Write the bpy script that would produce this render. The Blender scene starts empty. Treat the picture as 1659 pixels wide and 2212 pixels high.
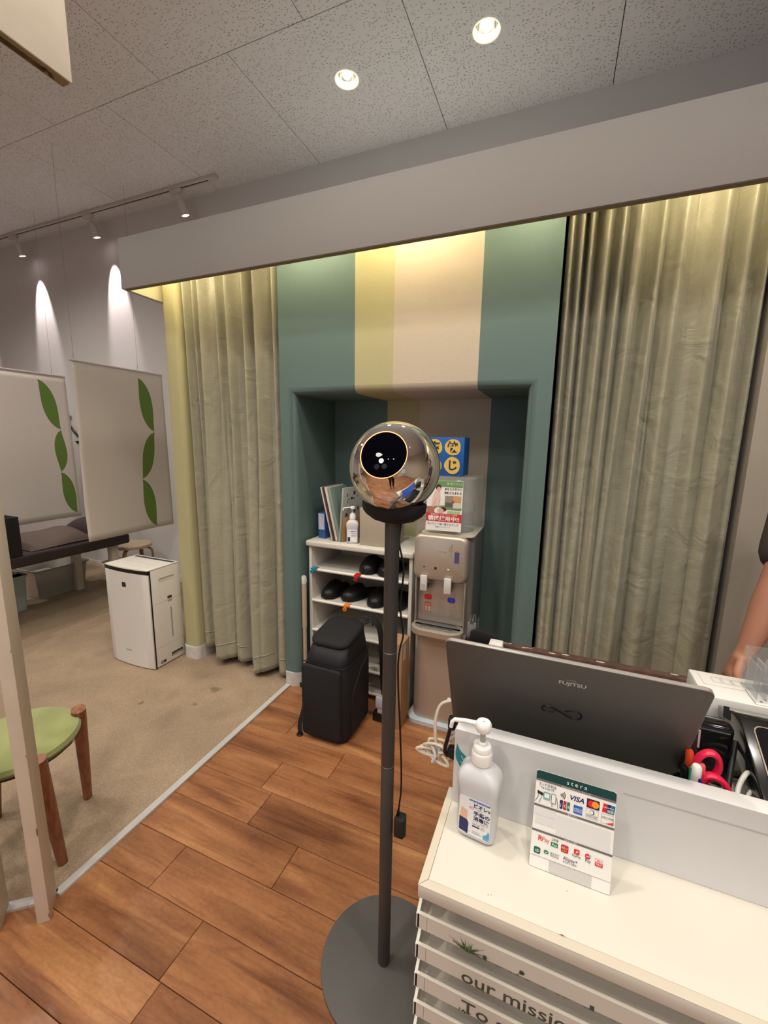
import bpy, bmesh, math, random
from math import sin, cos, pi, radians
from mathutils import Vector, Matrix
random.seed(7)
S = bpy.context.scene
COL = S.collection

# ---------------------------------------------------------------- camera
cd = bpy.data.cameras.new('camera'); cam = bpy.data.objects.new('camera', cd); COL.objects.link(cam)
cd.sensor_fit = 'VERTICAL'; cd.sensor_height = 24.0; cd.sensor_width = 18.0
cd.lens = 900.0 / 2212.0 * 24.0; cd.clip_start = 0.02
RT = (((0.924786,0.079047,-0.372187),(0.380142,-0.150176,0.912655),(0.016249,-0.985494,-0.168929)))
Rm = Matrix(RT)
cm = Matrix.Identity(4)
for i in range(3):
    cm[i][0] = Rm[i][0]; cm[i][1] = -Rm[i][1]; cm[i][2] = -Rm[i][2]
cm[2][3] = 1.42
cam.matrix_world = cm
S.camera = cam
S.cycles.max_bounces = 6; S.cycles.diffuse_bounces = 3; S.cycles.glossy_bounces = 3; S.cycles.transparent_max_bounces = 8
S.cycles.adaptive_threshold = 0.06; S.cycles.caustics_reflective = False; S.cycles.caustics_refractive = False

# ---------------------------------------------------------------- world, exposure
W = bpy.data.worlds.new('world'); S.world = W; W.use_nodes = True
W.node_tree.nodes['Background'].inputs[0].default_value = (1, .93, .84, 1)
W.node_tree.nodes['Background'].inputs[1].default_value = 0.05
S.view_settings.view_transform = 'Standard'; S.view_settings.look = 'None'
S.view_settings.exposure = 0.2; S.view_settings.gamma = 1.0; S.view_settings.use_curve_mapping = False
P_DOWN = 60.0      # downlight power
P_TRACK = 60.0     # track spot power
P_TUBE = 62.0      # emission strength of the tubes behind the pelmet
H = 3.36           # ceiling height
YB = 2.91          # back wall

# ---------------------------------------------------------------- materials
def lin(c):
    return tuple(((v/255)/12.92 if v/255 <= .04045 else ((v/255+.055)/1.055)**2.4) for v in c) + (1,)
MATS = {}
def mat(name, rgb, rough=.6, metal=0, spec=.5, trans=0, emit=None, estr=0, bump=0, bscale=200, alpha=1, coat=0, sheen=0, var=0, vscale=8, ior=1.45):
    if name in MATS: return MATS[name]
    m = bpy.data.materials.new(name); m.use_nodes = True; nt = m.node_tree; b = nt.nodes['Principled BSDF']
    b.inputs['Base Color'].default_value = lin(rgb); b.inputs['Roughness'].default_value = rough
    b.inputs['Metallic'].default_value = metal; b.inputs['Specular IOR Level'].default_value = spec
    b.inputs['Transmission Weight'].default_value = trans; b.inputs['Alpha'].default_value = alpha
    b.inputs['Coat Weight'].default_value = coat; b.inputs['Sheen Weight'].default_value = sheen; b.inputs['IOR'].default_value = ior
    if emit: b.inputs['Emission Color'].default_value = lin(emit); b.inputs['Emission Strength'].default_value = estr
    if bump or var:
        tc = nt.nodes.new('ShaderNodeTexCoord')
        if bump:
            n = nt.nodes.new('ShaderNodeTexNoise'); n.inputs['Scale'].default_value = bscale; n.inputs['Detail'].default_value = 4
            bp = nt.nodes.new('ShaderNodeBump'); bp.inputs['Strength'].default_value = bump; bp.inputs['Distance'].default_value = .002
            nt.links.new(tc.outputs['Object'], n.inputs['Vector']); nt.links.new(n.outputs['Fac'], bp.inputs['Height']); nt.links.new(bp.outputs['Normal'], b.inputs['Normal'])
        if var:
            n = nt.nodes.new('ShaderNodeTexNoise'); n.inputs['Scale'].default_value = vscale; n.inputs['Detail'].default_value = 5
            r = nt.nodes.new('ShaderNodeValToRGB'); c = lin(rgb)
            r.color_ramp.elements[0].position = .3; r.color_ramp.elements[1].position = .7
            r.color_ramp.elements[0].color = tuple(v*(1-var) for v in c[:3])+(1,); r.color_ramp.elements[1].color = tuple(min(1, v*(1+var)) for v in c[:3])+(1,)
            nt.links.new(tc.outputs['Object'], n.inputs['Vector']); nt.links.new(n.outputs['Fac'], r.inputs['Fac']); nt.links.new(r.outputs['Color'], b.inputs['Base Color'])
    MATS[name] = m
    return m

def node_mat(name):
    m = bpy.data.materials.new(name); m.use_nodes = True
    nt = m.node_tree; return m, nt, nt.nodes['Principled BSDF'], nt.nodes.new, nt.links.new

def ramp(N, stops):
    r = N('ShaderNodeValToRGB'); cr = r.color_ramp
    while len(cr.elements) < len(stops): cr.elements.new(.5)
    for e, (p, c) in zip(cr.elements, stops): e.position = p; e.color = c
    return r

def wood_floor():
    m, nt, b, N, L = node_mat('wood_planks')
    tc = N('ShaderNodeTexCoord'); at = N('ShaderNodeAttribute'); at.attribute_name = 'rnd'
    ad = N('ShaderNodeVectorMath'); ad.operation = 'MULTIPLY_ADD'; ad.inputs[1].default_value = (37, 19, 11)
    L(at.outputs['Color'], ad.inputs[0]); L(tc.outputs['Object'], ad.inputs[2])
    def noise(sc, scale, det, dist, rough=.5):
        mp = N('ShaderNodeMapping'); mp.inputs['Scale'].default_value = sc; L(ad.outputs[0], mp.inputs['Vector'])
        n = N('ShaderNodeTexNoise'); n.inputs['Scale'].default_value = scale; n.inputs['Detail'].default_value = det; n.inputs['Distortion'].default_value = dist; n.inputs['Roughness'].default_value = rough
        L(mp.outputs[0], n.inputs['Vector']); return n.outputs['Fac']
    def mul(a_, c, f):
        mx = N('ShaderNodeMix'); mx.data_type = 'RGBA'; mx.blend_type = 'MULTIPLY'; mx.inputs[0].default_value = f; L(a_, mx.inputs[6]); L(c, mx.inputs[7]); return mx.outputs[2]
    r1 = ramp(N, [(.30, lin((118, 70, 38))), (.45, lin((146, 92, 50))), (.56, lin((160, 104, 58))), (.72, lin((190, 134, 78)))]); L(noise((.9, 6.5, 1), 2.0, 5, .5), r1.inputs['Fac'])
    r2 = ramp(N, [(.30, (.62, .58, .55, 1)), (.42, (.92, .91, .90, 1)), (.6, (1.03, 1.02, 1.0, 1))]); L(noise((1.5, 42, 1), 1.7, 8, .5), r2.inputs['Fac'])
    r3 = ramp(N, [(.35, (.90, .88, .86, 1)), (.65, (1.10, 1.10, 1.08, 1))]); L(noise((30, 60, 1), 2.2, 4, .2), r3.inputs['Fac'])
    # darker flame figure, contour lines of a slow noise
    mp = N('ShaderNodeMapping'); mp.inputs['Scale'].default_value = (1.1, 6, 1); L(ad.outputs[0], mp.inputs['Vector'])
    w = N('ShaderNodeTexNoise'); w.inputs['Scale'].default_value = 1.4; w.inputs['Detail'].default_value = 1.5; L(mp.outputs[0], w.inputs['Vector'])
    sc = N('ShaderNodeMath'); sc.operation = 'MULTIPLY'; sc.inputs[1].default_value = 17; L(w.outputs['Fac'], sc.inputs[0]); fr_ = N('ShaderNodeMath'); fr_.operation = 'PINGPONG'; fr_.inputs[1].default_value = 1; L(sc.outputs[0], fr_.inputs[0])
    r4 = ramp(N, [(.0, (.66, .60, .56, 1)), (.12, (.96, .95, .94, 1)), (.5, (1, 1, 1, 1))]); L(fr_.outputs[0], r4.inputs['Fac'])
    c = mul(mul(mul(r1.outputs[0], r2.outputs[0], .8), r3.outputs[0], .8), r4.outputs[0], .38)
    hs = N('ShaderNodeHueSaturation'); mr = N('ShaderNodeMapRange'); mr.inputs[3].default_value = .97; mr.inputs[4].default_value = 1.2; hs.inputs['Saturation'].default_value = .93
    L(at.outputs['Fac'], mr.inputs[0]); L(mr.outputs[0], hs.inputs['Value']); L(c, hs.inputs['Color'])
    L(hs.outputs[0], b.inputs['Base Color']); b.inputs['Roughness'].default_value = .34
    return m

def ceiling_mat():
    m, nt, b, N, L = node_mat('fissured_ceiling_board')
    tc = N('ShaderNodeTexCoord'); at = N('ShaderNodeAttribute'); at.attribute_name = 'rnd'
    mp = N('ShaderNodeMapping'); mp.inputs['Scale'].default_value = (52, 96, 1)
    L(tc.outputs['Object'], mp.inputs['Vector'])
    wn = N('ShaderNodeTexNoise'); wn.inputs['Scale'].default_value = 14; L(tc.outputs['Object'], wn.inputs['Vector'])
    wd = N('ShaderNodeVectorMath'); wd.operation = 'MULTIPLY_ADD'; wd.inputs[1].default_value = (3.5, 3.5, 0); L(wn.outputs['Color'], wd.inputs[0]); L(mp.outputs[0], wd.inputs[2])
    v = N('ShaderNodeTexVoronoi'); v.voronoi_dimensions = '2D'; v.inputs['Scale'].default_value = 1; v.inputs['Randomness'].default_value = 1
    L(wd.outputs[0], v.inputs['Vector'])
    r = ramp(N, [(.10, (0, 0, 0, 1)), (.24, (1, 1, 1, 1))]); L(v.outputs['Distance'], r.inputs['Fac'])
    gt = N('ShaderNodeMath'); gt.operation = 'GREATER_THAN'; gt.inputs[1].default_value = .5
    sp = N('ShaderNodeSeparateColor'); L(v.outputs['Color'], sp.inputs[0]); L(sp.outputs[0], gt.inputs[0])
    mxm = N('ShaderNodeMath'); mxm.operation = 'MAXIMUM'; L(gt.outputs[0], mxm.inputs[0]); L(r.outputs[0], mxm.inputs[1])
    mx = N('ShaderNodeMix'); mx.data_type = 'RGBA'; mx.inputs[6].default_value = lin((190, 186, 180)); mx.inputs[7].default_value = lin((232, 231, 232))
    L(mxm.outputs[0], mx.inputs[0]); L(mx.outputs[2], b.inputs['Base Color']); b.inputs['Roughness'].default_value = .9
    bp = N('ShaderNodeBump'); bp.inputs['Strength'].default_value = .8; bp.inputs['Distance'].default_value = .004
    L(mxm.outputs[0], bp.inputs['Height']); L(bp.outputs[0], b.inputs['Normal'])
    return m

def carpet_mat():
    m, nt, b, N, L = node_mat('beige_carpet')
    tc = N('ShaderNodeTexCoord')
    n1 = N('ShaderNodeTexNoise'); n1.inputs['Scale'].default_value = 260; n1.inputs['Detail'].default_value = 3; L(tc.outputs['Object'], n1.inputs['Vector'])
    n2 = N('ShaderNodeTexNoise'); n2.inputs['Scale'].default_value = 3.2; n2.inputs['Detail'].default_value = 6; n2.inputs['Distortion'].default_value = 1.2; L(tc.outputs['Object'], n2.inputs['Vector'])
    r1 = ramp(N, [(.3, lin((150, 130, 108))), (.7, lin((180, 160, 136)))]); L(n1.outputs['Fac'], r1.inputs['Fac'])
    r2 = ramp(N, [(.3, (.86, .85, .84, 1)), (.62, (1.04, 1.03, 1.02, 1))]); L(n2.outputs['Fac'], r2.inputs['Fac'])
    mx = N('ShaderNodeMix'); mx.data_type = 'RGBA'; mx.blend_type = 'MULTIPLY'; mx.inputs[0].default_value = 1
    L(r1.outputs[0], mx.inputs[6]); L(r2.outputs[0], mx.inputs[7])
    # small spilled stains
    last = mx.outputs[2]
    for (x, y, rad, k) in ((-1.692, 1.648, .028, .6), (-1.965, 1.394, .016, .55), (-1.69, 1.50, .013, .65), (-1.9, 1.49, .07, .88), (-2.1, 1.2, .008, .6), (-1.78, 1.35, .10, .9), (-1.57, 1.52, .09, .9)):
        d = N('ShaderNodeVectorMath'); d.operation = 'DISTANCE'; d.inputs[1].default_value = (x, y, 0)
        nn = N('ShaderNodeVectorMath'); nn.operation = 'MULTIPLY_ADD'; nn.inputs[1].default_value = (.05, .05, 0)
        n3 = N('ShaderNodeTexNoise'); n3.inputs['Scale'].default_value = 25; L(tc.outputs['Object'], n3.inputs['Vector'])
        sb = N('ShaderNodeVectorMath'); sb.operation = 'MULTIPLY'; sb.inputs[1].default_value = (1, 1, 0); L(tc.outputs['Object'], sb.inputs[0])
        L(n3.outputs['Color'], nn.inputs[0]); L(sb.outputs[0], nn.inputs[2])
        s2 = N('ShaderNodeVectorMath'); s2.operation = 'SUBTRACT'; s2.inputs[1].default_value = (.025, .025, 0); L(nn.outputs[0], s2.inputs[0]); L(s2.outputs[0], d.inputs[0])
        mr = N('ShaderNodeMapRange'); mr.inputs[1].default_value = rad*.7; mr.inputs[2].default_value = rad*1.3; mr.inputs[3].default_value = k; mr.inputs[4].default_value = 1
        L(d.outputs['Value'], mr.inputs[0])
        q = N('ShaderNodeMix'); q.data_type = 'RGBA'; q.blend_type = 'MULTIPLY'; q.inputs[0].default_value = 1
        L(last, q.inputs[6]); L(mr.outputs[0], q.inputs[7]); last = q.outputs[2]
    L(last, b.inputs['Base Color']); b.inputs['Roughness'].default_value = .95; b.inputs['Specular IOR Level'].default_value = .15
    bp = N('ShaderNodeBump'); bp.inputs['Strength'].default_value = .6; bp.inputs['Distance'].default_value = .003
    L(n1.outputs['Fac'], bp.inputs['Height']); L(bp.outputs[0], b.inputs['Normal'])
    return m

def leg_wood():
    m, nt, b, N, L = node_mat('stool_wood')
    tc = N('ShaderNodeTexCoord'); mp = N('ShaderNodeMapping'); mp.inputs['Scale'].default_value = (60, 60, 5); L(tc.outputs['Object'], mp.inputs['Vector'])
    n = N('ShaderNodeTexNoise'); n.inputs['Scale'].default_value = 1.5; n.inputs['Detail'].default_value = 5; L(mp.outputs[0], n.inputs['Vector'])
    r = ramp(N, [(.3, lin((112, 66, 42))), (.7, lin((158, 100, 66)))]); L(n.outputs['Fac'], r.inputs['Fac']); L(r.outputs[0], b.inputs['Base Color'])
    b.inputs['Roughness'].default_value = .45
    return m

# ---------------------------------------------------------------- mesh builder
class MB:
    def __init__(s): s.bm = bmesh.new(); s.mats = []; s.M = Matrix.Identity(4)
    def mi(s, m):
        if m not in s.mats: s.mats.append(m)
        return s.mats.index(m)
    def _fin(s, faces, m, smooth=False):
        i = s.mi(m)
        for f in faces: f.material_index = i; f.smooth = smooth
    def V(s, p): return s.bm.verts.new(s.M @ Vector(p))
    def box(s, a, b, m, bev=0, seg=2):
        x0, x1 = sorted((a[0], b[0])); y0, y1 = sorted((a[1], b[1])); z0, z1 = sorted((a[2], b[2]))
        t = bmesh.new(); bmesh.ops.create_cube(t, size=1)
        for v in t.verts: v.co = Vector(((x0+x1)/2+v.co.x*(x1-x0), (y0+y1)/2+v.co.y*(y1-y0), (z0+z1)/2+v.co.z*(z1-z0)))
        if bev: bmesh.ops.bevel(t, geom=t.edges[:], offset=min(bev, .49*min(x1-x0, y1-y0, z1-z0)), segments=seg, affect='EDGES', profile=.5)
        s.join(t, m, bool(bev)); return s
    def join(s, t, m, smooth=False):
        vm = {v: s.V(v.co) for v in t.verts}; fs = []
        for f in t.faces:
            try: fs.append(s.bm.faces.new([vm[v] for v in f.verts]))
            except ValueError: pass
        s._fin(fs, m, smooth); t.free()
    def rings(s, rings, m, cap=True, smooth=True, closed=True):
        vs = [[s.V(p) for p in r] for r in rings]; fs = []; n = len(vs[0])
        for a, b in zip(vs, vs[1:]):
            for i in range(n if closed else n-1):
                j = (i+1) % n
                fs.append(s.bm.faces.new((a[i], a[j], b[j], b[i])))
        if cap and closed: fs.append(s.bm.faces.new(vs[0][::-1])); fs.append(s.bm.faces.new(vs[-1]))
        s._fin(fs, m, smooth); return s
    def lathe(s, prof, m, c=(0, 0, 0), seg=32, sx=1, sy=1, cap=True):
        c = Vector(c); return s.rings([[(c.x+r*cos(2*pi*i/seg)*sx, c.y+r*sin(2*pi*i/seg)*sy, c.z+z) for i in range(seg)] for r, z in prof], m, cap)
    def tube(s, pts, r, m, seg=8, cap=True):
        pts = [Vector(p) for p in pts]; rs = r if isinstance(r, (list, tuple)) else [r]*len(pts); out = []; up = None
        for i, p in enumerate(pts):
            d = (pts[min(i+1, len(pts)-1)] - pts[max(i-1, 0)]).normalized()
            if up is None: up = Vector((0, 0, 1)) if abs(d.z) < .9 else Vector((1, 0, 0))
            a = d.cross(up).normalized(); up = a.cross(d).normalized()
            out.append([p + (a*cos(2*pi*k/seg) + up*sin(2*pi*k/seg))*rs[i] for k in range(seg)])
        return s.rings(out, m, cap)
    def prism(s, poly, axis, d0, d1, m, smooth=False, bev=0):
        mk = {'x': lambda p, d: (d, p[0], p[1]), 'y': lambda p, d: (p[0], d, p[1]), 'z': lambda p, d: (p[0], p[1], d)}[axis]
        t = bmesh.new()
        a = [t.verts.new(mk(p, d0)) for p in poly]; b = [t.verts.new(mk(p, d1)) for p in poly]; n = len(poly)
        t.faces.new(a[::-1]); t.faces.new(b)
        for i in range(n): t.faces.new((a[i], a[(i+1) % n], b[(i+1) % n], b[i]))
        if bev: bmesh.ops.bevel(t, geom=t.edges[:], offset=bev, segments=2, affect='EDGES', profile=.5)
        s.join(t, m, smooth or bool(bev)); return s
    def sphere(s, c, r, m, sub=3, sc=(1, 1, 1)):
        t = bmesh.new(); bmesh.ops.create_icosphere(t, subdivisions=sub, radius=r)
        for v in t.verts: v.co = Vector((c[0]+v.co.x*sc[0], c[1]+v.co.y*sc[1], c[2]+v.co.z*sc[2]))
        s.join(t, m, True); return s
    def grid(s, fn, nu, nv, m, smooth=True):
        vs = [[s.V(fn(i/nu, j/nv)) for j in range(nv+1)] for i in range(nu+1)]
        fs = [s.bm.faces.new((vs[i][j], vs[i+1][j], vs[i+1][j+1], vs[i][j+1])) for i in range(nu) for j in range(nv)]
        s._fin(fs, m, smooth); return s
    # flat printed shapes in a local (u right, v up, w out) frame: set s.M to that frame
    def poly(s, pts, m, w=0, th=.0002):
        a = [s.V((x, y, w)) for x, y in pts]
        try: f = s.bm.faces.new(a)
        except ValueError: return s
        s._fin([f], m); return s
    def rect(s, x0, y0, x1, y1, m, w=.0003, r=0):
        if r <= 0: return s.poly([(x0, y0), (x1, y0), (x1, y1), (x0, y1)], m, w)
        p = []
        for cx, cy, a0 in ((x1-r, y0+r, -90), (x1-r, y1-r, 0), (x0+r, y1-r, 90), (x0+r, y0+r, 180)):
            for k in range(5): a = radians(a0+k*22.5); p.append((cx+r*cos(a), cy+r*sin(a)))
        return s.poly(p, m, w)
    def disc(s, x, y, r, m, w=.0003, ry=None, n=24): return s.poly([(x+r*cos(2*pi*i/n), y+(ry or r)*sin(2*pi*i/n)) for i in range(n)], m, w)
    def line(s, pts, wd, m, w=.0004):
        for (x0, y0), (x1, y1) in zip(pts, pts[1:]):
            d = Vector((x1-x0, y1-y0)); 
            if d.length < 1e-7: continue
            d.normalize(); n = Vector((-d.y, d.x))*wd/2; e = d*wd*.3
            s.poly([(x0-n.x-e.x, y0-n.y-e.y), (x1-n.x+e.x, y1-n.y+e.y), (x1+n.x+e.x, y1+n.y+e.y), (x0+n.x-e.x, y0+n.y-e.y)], m, w)
        return s
    def text(s, body, x, y, size, m, w=.0005, align='LEFT', width=None, bold=0, clip=None, shear=0):
        c = bpy.data.curves.new('t', 'FONT'); c.body = body; c.size = size; c.align_x = align; c.offset = bold*size; c.resolution_u = 3; c.shear = shear
        o = bpy.data.objects.new('t', c); COL.objects.link(o); bpy.context.view_layer.update()
        me = bpy.data.meshes.new_from_object(o); wd = max(o.dimensions.x, 1e-6)
        sx = (width/wd) if width else 1
        bpy.data.objects.remove(o); bpy.data.curves.remove(c)
        t = bmesh.new(); t.from_mesh(me); bpy.data.meshes.remove(me)
        for v in t.verts: v.co = Vector((x+v.co.x*sx, y+v.co.y, w))
        if clip:
            for lo, hi in (clip,):
                bmesh.ops.bisect_plane(t, geom=t.verts[:]+t.edges[:]+t.faces[:], plane_co=(0, lo, 0), plane_no=(0, -1, 0), clear_outer=True)
                bmesh.ops.bisect_plane(t, geom=t.verts[:]+t.edges[:]+t.faces[:], plane_co=(0, hi, 0), plane_no=(0, 1, 0), clear_outer=True)
        s.join(t, m); return s
    def bake(s, name, sharp=35, recalc=True):
        if recalc: bmesh.ops.recalc_face_normals(s.bm, faces=s.bm.faces[:])
        me = bpy.data.meshes.new(name)
        s.bm.to_mesh(me); s.bm.free()
        for m in s.mats: me.materials.append(m)
        if sharp: me.set_sharp_from_angle(angle=radians(sharp))
        return me

WM = {}
def link(name, me, parent=None):
    o = bpy.data.objects.new(name, me); COL.objects.link(o)
    if parent is not None:
        me.transform(WM[parent].inverted()); o.parent = parent; WM[o] = WM[parent]
    else: WM[o] = Matrix.Identity(4)
    return o
def thing(name, label, cat, loc=(0, 0, 0), rz=0, group=None):
    o = bpy.data.objects.new(name, None); COL.objects.link(o); o.empty_display_size = .05
    o.location = loc; o.rotation_euler = (0, 0, rz); WM[o] = Matrix.Translation(loc) @ Matrix.Rotation(rz, 4, 'Z')
    o['label'] = label; o['category'] = cat
    if group: o['group'] = group
    return o
def part(name, mb, parent, label=None, sharp=35, recalc=True):
    o = link(name, mb.bake(name, sharp, recalc), parent)
    if label: o['label'] = label
    return o
def solo(name, mb, label, cat, group=None, sharp=35, loc=None, recalc=True):
    me = mb.bake(name, sharp, recalc); o = bpy.data.objects.new(name, me); COL.objects.link(o); WM[o] = Matrix.Identity(4)
    if loc is None:
        xs = [v.co for v in me.vertices]; loc = (sum(v.x for v in xs)/len(xs), sum(v.y for v in xs)/len(xs), min(v.z for v in xs))
    me.transform(Matrix.Translation(-Vector(loc))); o.location = loc; WM[o] = Matrix.Translation(loc)
    o['label'] = label; o['category'] = cat
    if group: o['group'] = group
    return o
def struct(name, mb, sharp=35, parent=None, recalc=True):
    o = link(name, mb.bake(name, sharp, recalc), parent)
    if parent is None: o['kind'] = 'structure'
    return o
def dup(root, loc, rz=None, label=None):
    def cp(o, par):
        c = o.copy(); COL.objects.link(c)
        if par is not None: c.parent = par
        for ch in o.children: cp(ch, c)
        return c
    r = cp(root, None); r.location = loc
    if rz is not None: r.rotation_euler = (0, 0, rz)
    if label: r['label'] = label
    return r
def frame(origin, u, v):
    u = Vector(u).normalized(); v = Vector(v); v = (v - u*u.dot(v)).normalized(); w = u.cross(v); M = Matrix.Identity(4)
    for i in range(3): M[i][0] = u[i]; M[i][1] = v[i]; M[i][2] = w[i]; M[i][3] = origin[i]
    return M
def smooth_path(pts, n=8):
    P = [Vector(p) for p in pts]; P = [P[0]*2-P[1]] + P + [P[-1]*2-P[-2]]; out = []
    for i in range(1, len(P)-2):
        for k in range(n):
            t = k/n; a, b, c, d = P[i-1:i+3]
            out.append(.5*((2*b)+(c-a)*t+(2*a-5*b+4*c-d)*t*t+(3*b-a-3*c+d)*t**3))
    out.append(P[-2]); return out

WHITE = mat('white_paint', (226, 221, 212), .5, bump=.05, bscale=90)
WALLP = mat('white_wallpaper', (220, 217, 216), .85, bump=.25, bscale=420)
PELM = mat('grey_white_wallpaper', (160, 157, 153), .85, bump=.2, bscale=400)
GREEN = mat('deep_green_wallpaper', (97, 120, 116), .6, bump=.25, bscale=500)
LIME = mat('pale_olive_wallpaper', (184, 178, 136), .7, bump=.5, bscale=300)
TAN = mat('sand_wallpaper', (200, 188, 168), .75, bump=.6, bscale=300)
BLACK = mat('black_plastic', (18, 18, 20), .4)
MBLACK = mat('matt_black', (26, 26, 28), .7)
CHROME = mat('chrome', (235, 235, 235), .04, metal=1)
STEEL = mat('brushed_steel', (180, 180, 178), .3, metal=1)
GLASS = mat('clear_plastic', (225, 232, 230), .06, alpha=.09, spec=.8)
PAPER = mat('paper_white', (238, 236, 230), .8)
INK = mat('ink_navy', (36, 40, 86), .7); INKB = mat('ink_black', (38, 38, 42), .7); RED = mat('print_red', (205, 40, 48), .7)
# ================================================================ STRUCTURE
# floor of 909 x 152 mm planks
mb = MB(); wf = wood_floor(); rndl = mb.bm.loops.layers.color.new('rnd')
PW, PL = .1525, .909
known = {0: -.865, 1: -1.097, 2: -.735, 3: -.96, 4: -1.02, 5: -.79}
i0 = -30
for r in range(i0, 16):
    y0 = .5945 + r*PW; off = known.get(r, -.9 + random.random()*PL)
    x = off - PL*8
    while x < 3.3:
        xa, xb = max(x, -7.2), min(x+PL, 3.3)
        if xb - xa > .02:
            g = .0009; n0 = len(mb.bm.faces)
            t = bmesh.new(); bmesh.ops.create_cube(t, size=1)
            for v in t.verts: v.co = Vector(((xa+xb)/2+v.co.x*(xb-xa-2*g), y0+PW/2+v.co.y*(PW-2*g), -.02+v.co.z*.04))
            top = [e for e in t.edges if all(v.co.z > -.001 for v in e.verts)]
            bmesh.ops.bevel(t, geom=top, offset=.0012, segments=1, affect='EDGES')
            mb.join(t, wf); mb.bm.faces.ensure_lookup_table(); c = (random.random(), random.random(), random.random(), 1)
            for f in mb.bm.faces[n0:]:
                for l in f.loops: l[rndl] = c
        x += PL
mb.box((-7.2, -4.2, -.06), (3.3, 3.05, -.041), mat('dark_subfloor', (40, 24, 14), .9))
struct('floor', mb, sharp=30)

mb = MB(); cp = [(-1.36, 1.87), (-1.352, .63), (-1.40, .585), (-1.60, .42), (-2.2, -.1), (-3.4, -1.1), (-7.15, -1.1), (-7.15, 2.9), (-1.36, 2.9)]
mb.prism(cp[::-1], 'z', .0002, .006, carpet_mat()); struct('floor_carpet', mb, 0)
mb = MB(); tm = mat('floor_trim_grey', (196, 194, 190), .35, bump=.1, bscale=60)
pth = [(-1.344, 1.868), (-1.338, .622), (-1.388, .575), (-1.60, .405), (-2.2, -.115)]
for (xa, ya), (xb, yb) in zip(pth, pth[1:]):
    d = Vector((xb-xa, yb-ya)).normalized(); n = Vector((-d.y, d.x))*.014
    mb.prism([(xa-n.x, ya-n.y), (xb-n.x, yb-n.y), (xb+n.x, yb+n.y), (xa+n.x, ya+n.y)], 'z', .0003, .009, tm)
struct('trim_1', mb)

# ceiling boards
mb = MB(); cmn = ceiling_mat(); k = H-1.42; T = .4765*k; seamY = 1.0255*k; g = .0022
rows = [(seamY + r*T, seamY + (r+1)*T) for r in range(-7, 2)]
for ri, (ya, yb) in enumerate(rows):
    yb = min(yb, YB+.02); ya_ = max(ya, -4.1)
    if yb <= ya_: continue
    off = .0647*k if ((ri-7) % 2 == 0) else .0647*k - T*.5
    x = off - 9*T
    while x < 3.3:
        mb.box((x+g, ya_+g, H), (x+T-g, yb-g, H+.012), cmn); x += T
mb.box((-7.2, -4.2, H+.013), (3.3, 3.0, H+.03), mat('dark_groove', (70, 62, 54), .9))
CEIL = struct('ceiling', mb, 0)
def cut_holes(o, pts, r):
    me = bpy.data.meshes.new('cut'); b_ = bmesh.new()
    for x, y in pts: bmesh.ops.create_cone(b_, cap_ends=True, segments=40, radius1=r, radius2=r, depth=.09, matrix=Matrix.Translation((x, y, H+.03)))
    b_.to_mesh(me); b_.free(); c = bpy.data.objects.new('cut', me); COL.objects.link(c)
    md = o.modifiers.new('holes', 'BOOLEAN'); md.object = c; md.operation = 'DIFFERENCE'; md.solver = 'EXACT'
    bpy.context.view_layer.update(); dg = bpy.context.evaluated_depsgraph_get()
    nm = bpy.data.meshes.new_from_object(o.evaluated_get(dg)); o.modifiers.clear(); o.data = nm
    bpy.data.objects.remove(c)

# room walls
mb = MB(); mb.box((-7.2, YB, 0), (3.3, YB+.1, H), WALLP); struct('wall_back', mb, 0)
mb = MB(); mb.box((-7.2, -4.2, 0), (-7.1, YB, H), WALLP); struct('wall_left', mb, 0)
mb = MB(); mb.box((3.2, -4.2, 0), (3.3, YB, H), TAN); struct('wall_right', mb, 0)
BLUEG = mat('frosted_shop_window', (150, 165, 185), .4, emit=(200, 215, 240), estr=.35)
mb = MB(); mb.box((-7.2, -2.7, 0), (3.3, -2.6, H), WALLP)
for i in range(9):
    x = -3.8+i*.8; mb.box((x+.03, -2.6, .62), (x+.77, -2.585, 2.5), BLUEG); mb.box((x+.03, -2.6, .06), (x+.77, -2.585, .56), WHITE)
struct('wall_front', mb, 0)
mb = MB(); mb.box((-7.1, YB-.012, .004), (-2.16, YB, .07), WHITE, .003); struct('baseboard_back', mb)

# booth end wall (pale olive rounded post) and its cove base
def round_end(mb, x0, x1, y0, y1, z0, z1, r, m):
    p = [(x0, y1)] + [(x0+r-r*cos(a), y0+r-r*sin(a)) for a in [radians(q) for q in (0, 22, 45, 67, 90)]] + [(x1-r+r*sin(a), y0+r-r*cos(a)) for a in [radians(q) for q in (0, 22, 45, 67, 90)]] + [(x1, y1)]
    mb.prism(p, 'z', z0, z1, m)
mb = MB(); round_end(mb, -2.155, -2.035, 1.86, YB-.001, .006, 2.44, .03, LIME); struct('wall_booth', mb, 50)
mb = MB(); round_end(mb, -2.158, -2.032, 1.852, YB-.002, .006, .088, .033, mat('cove_base_white', (212, 208, 204), .5, var=.08, vscale=30)); struct('baseboard_booth', mb, 50)

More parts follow.
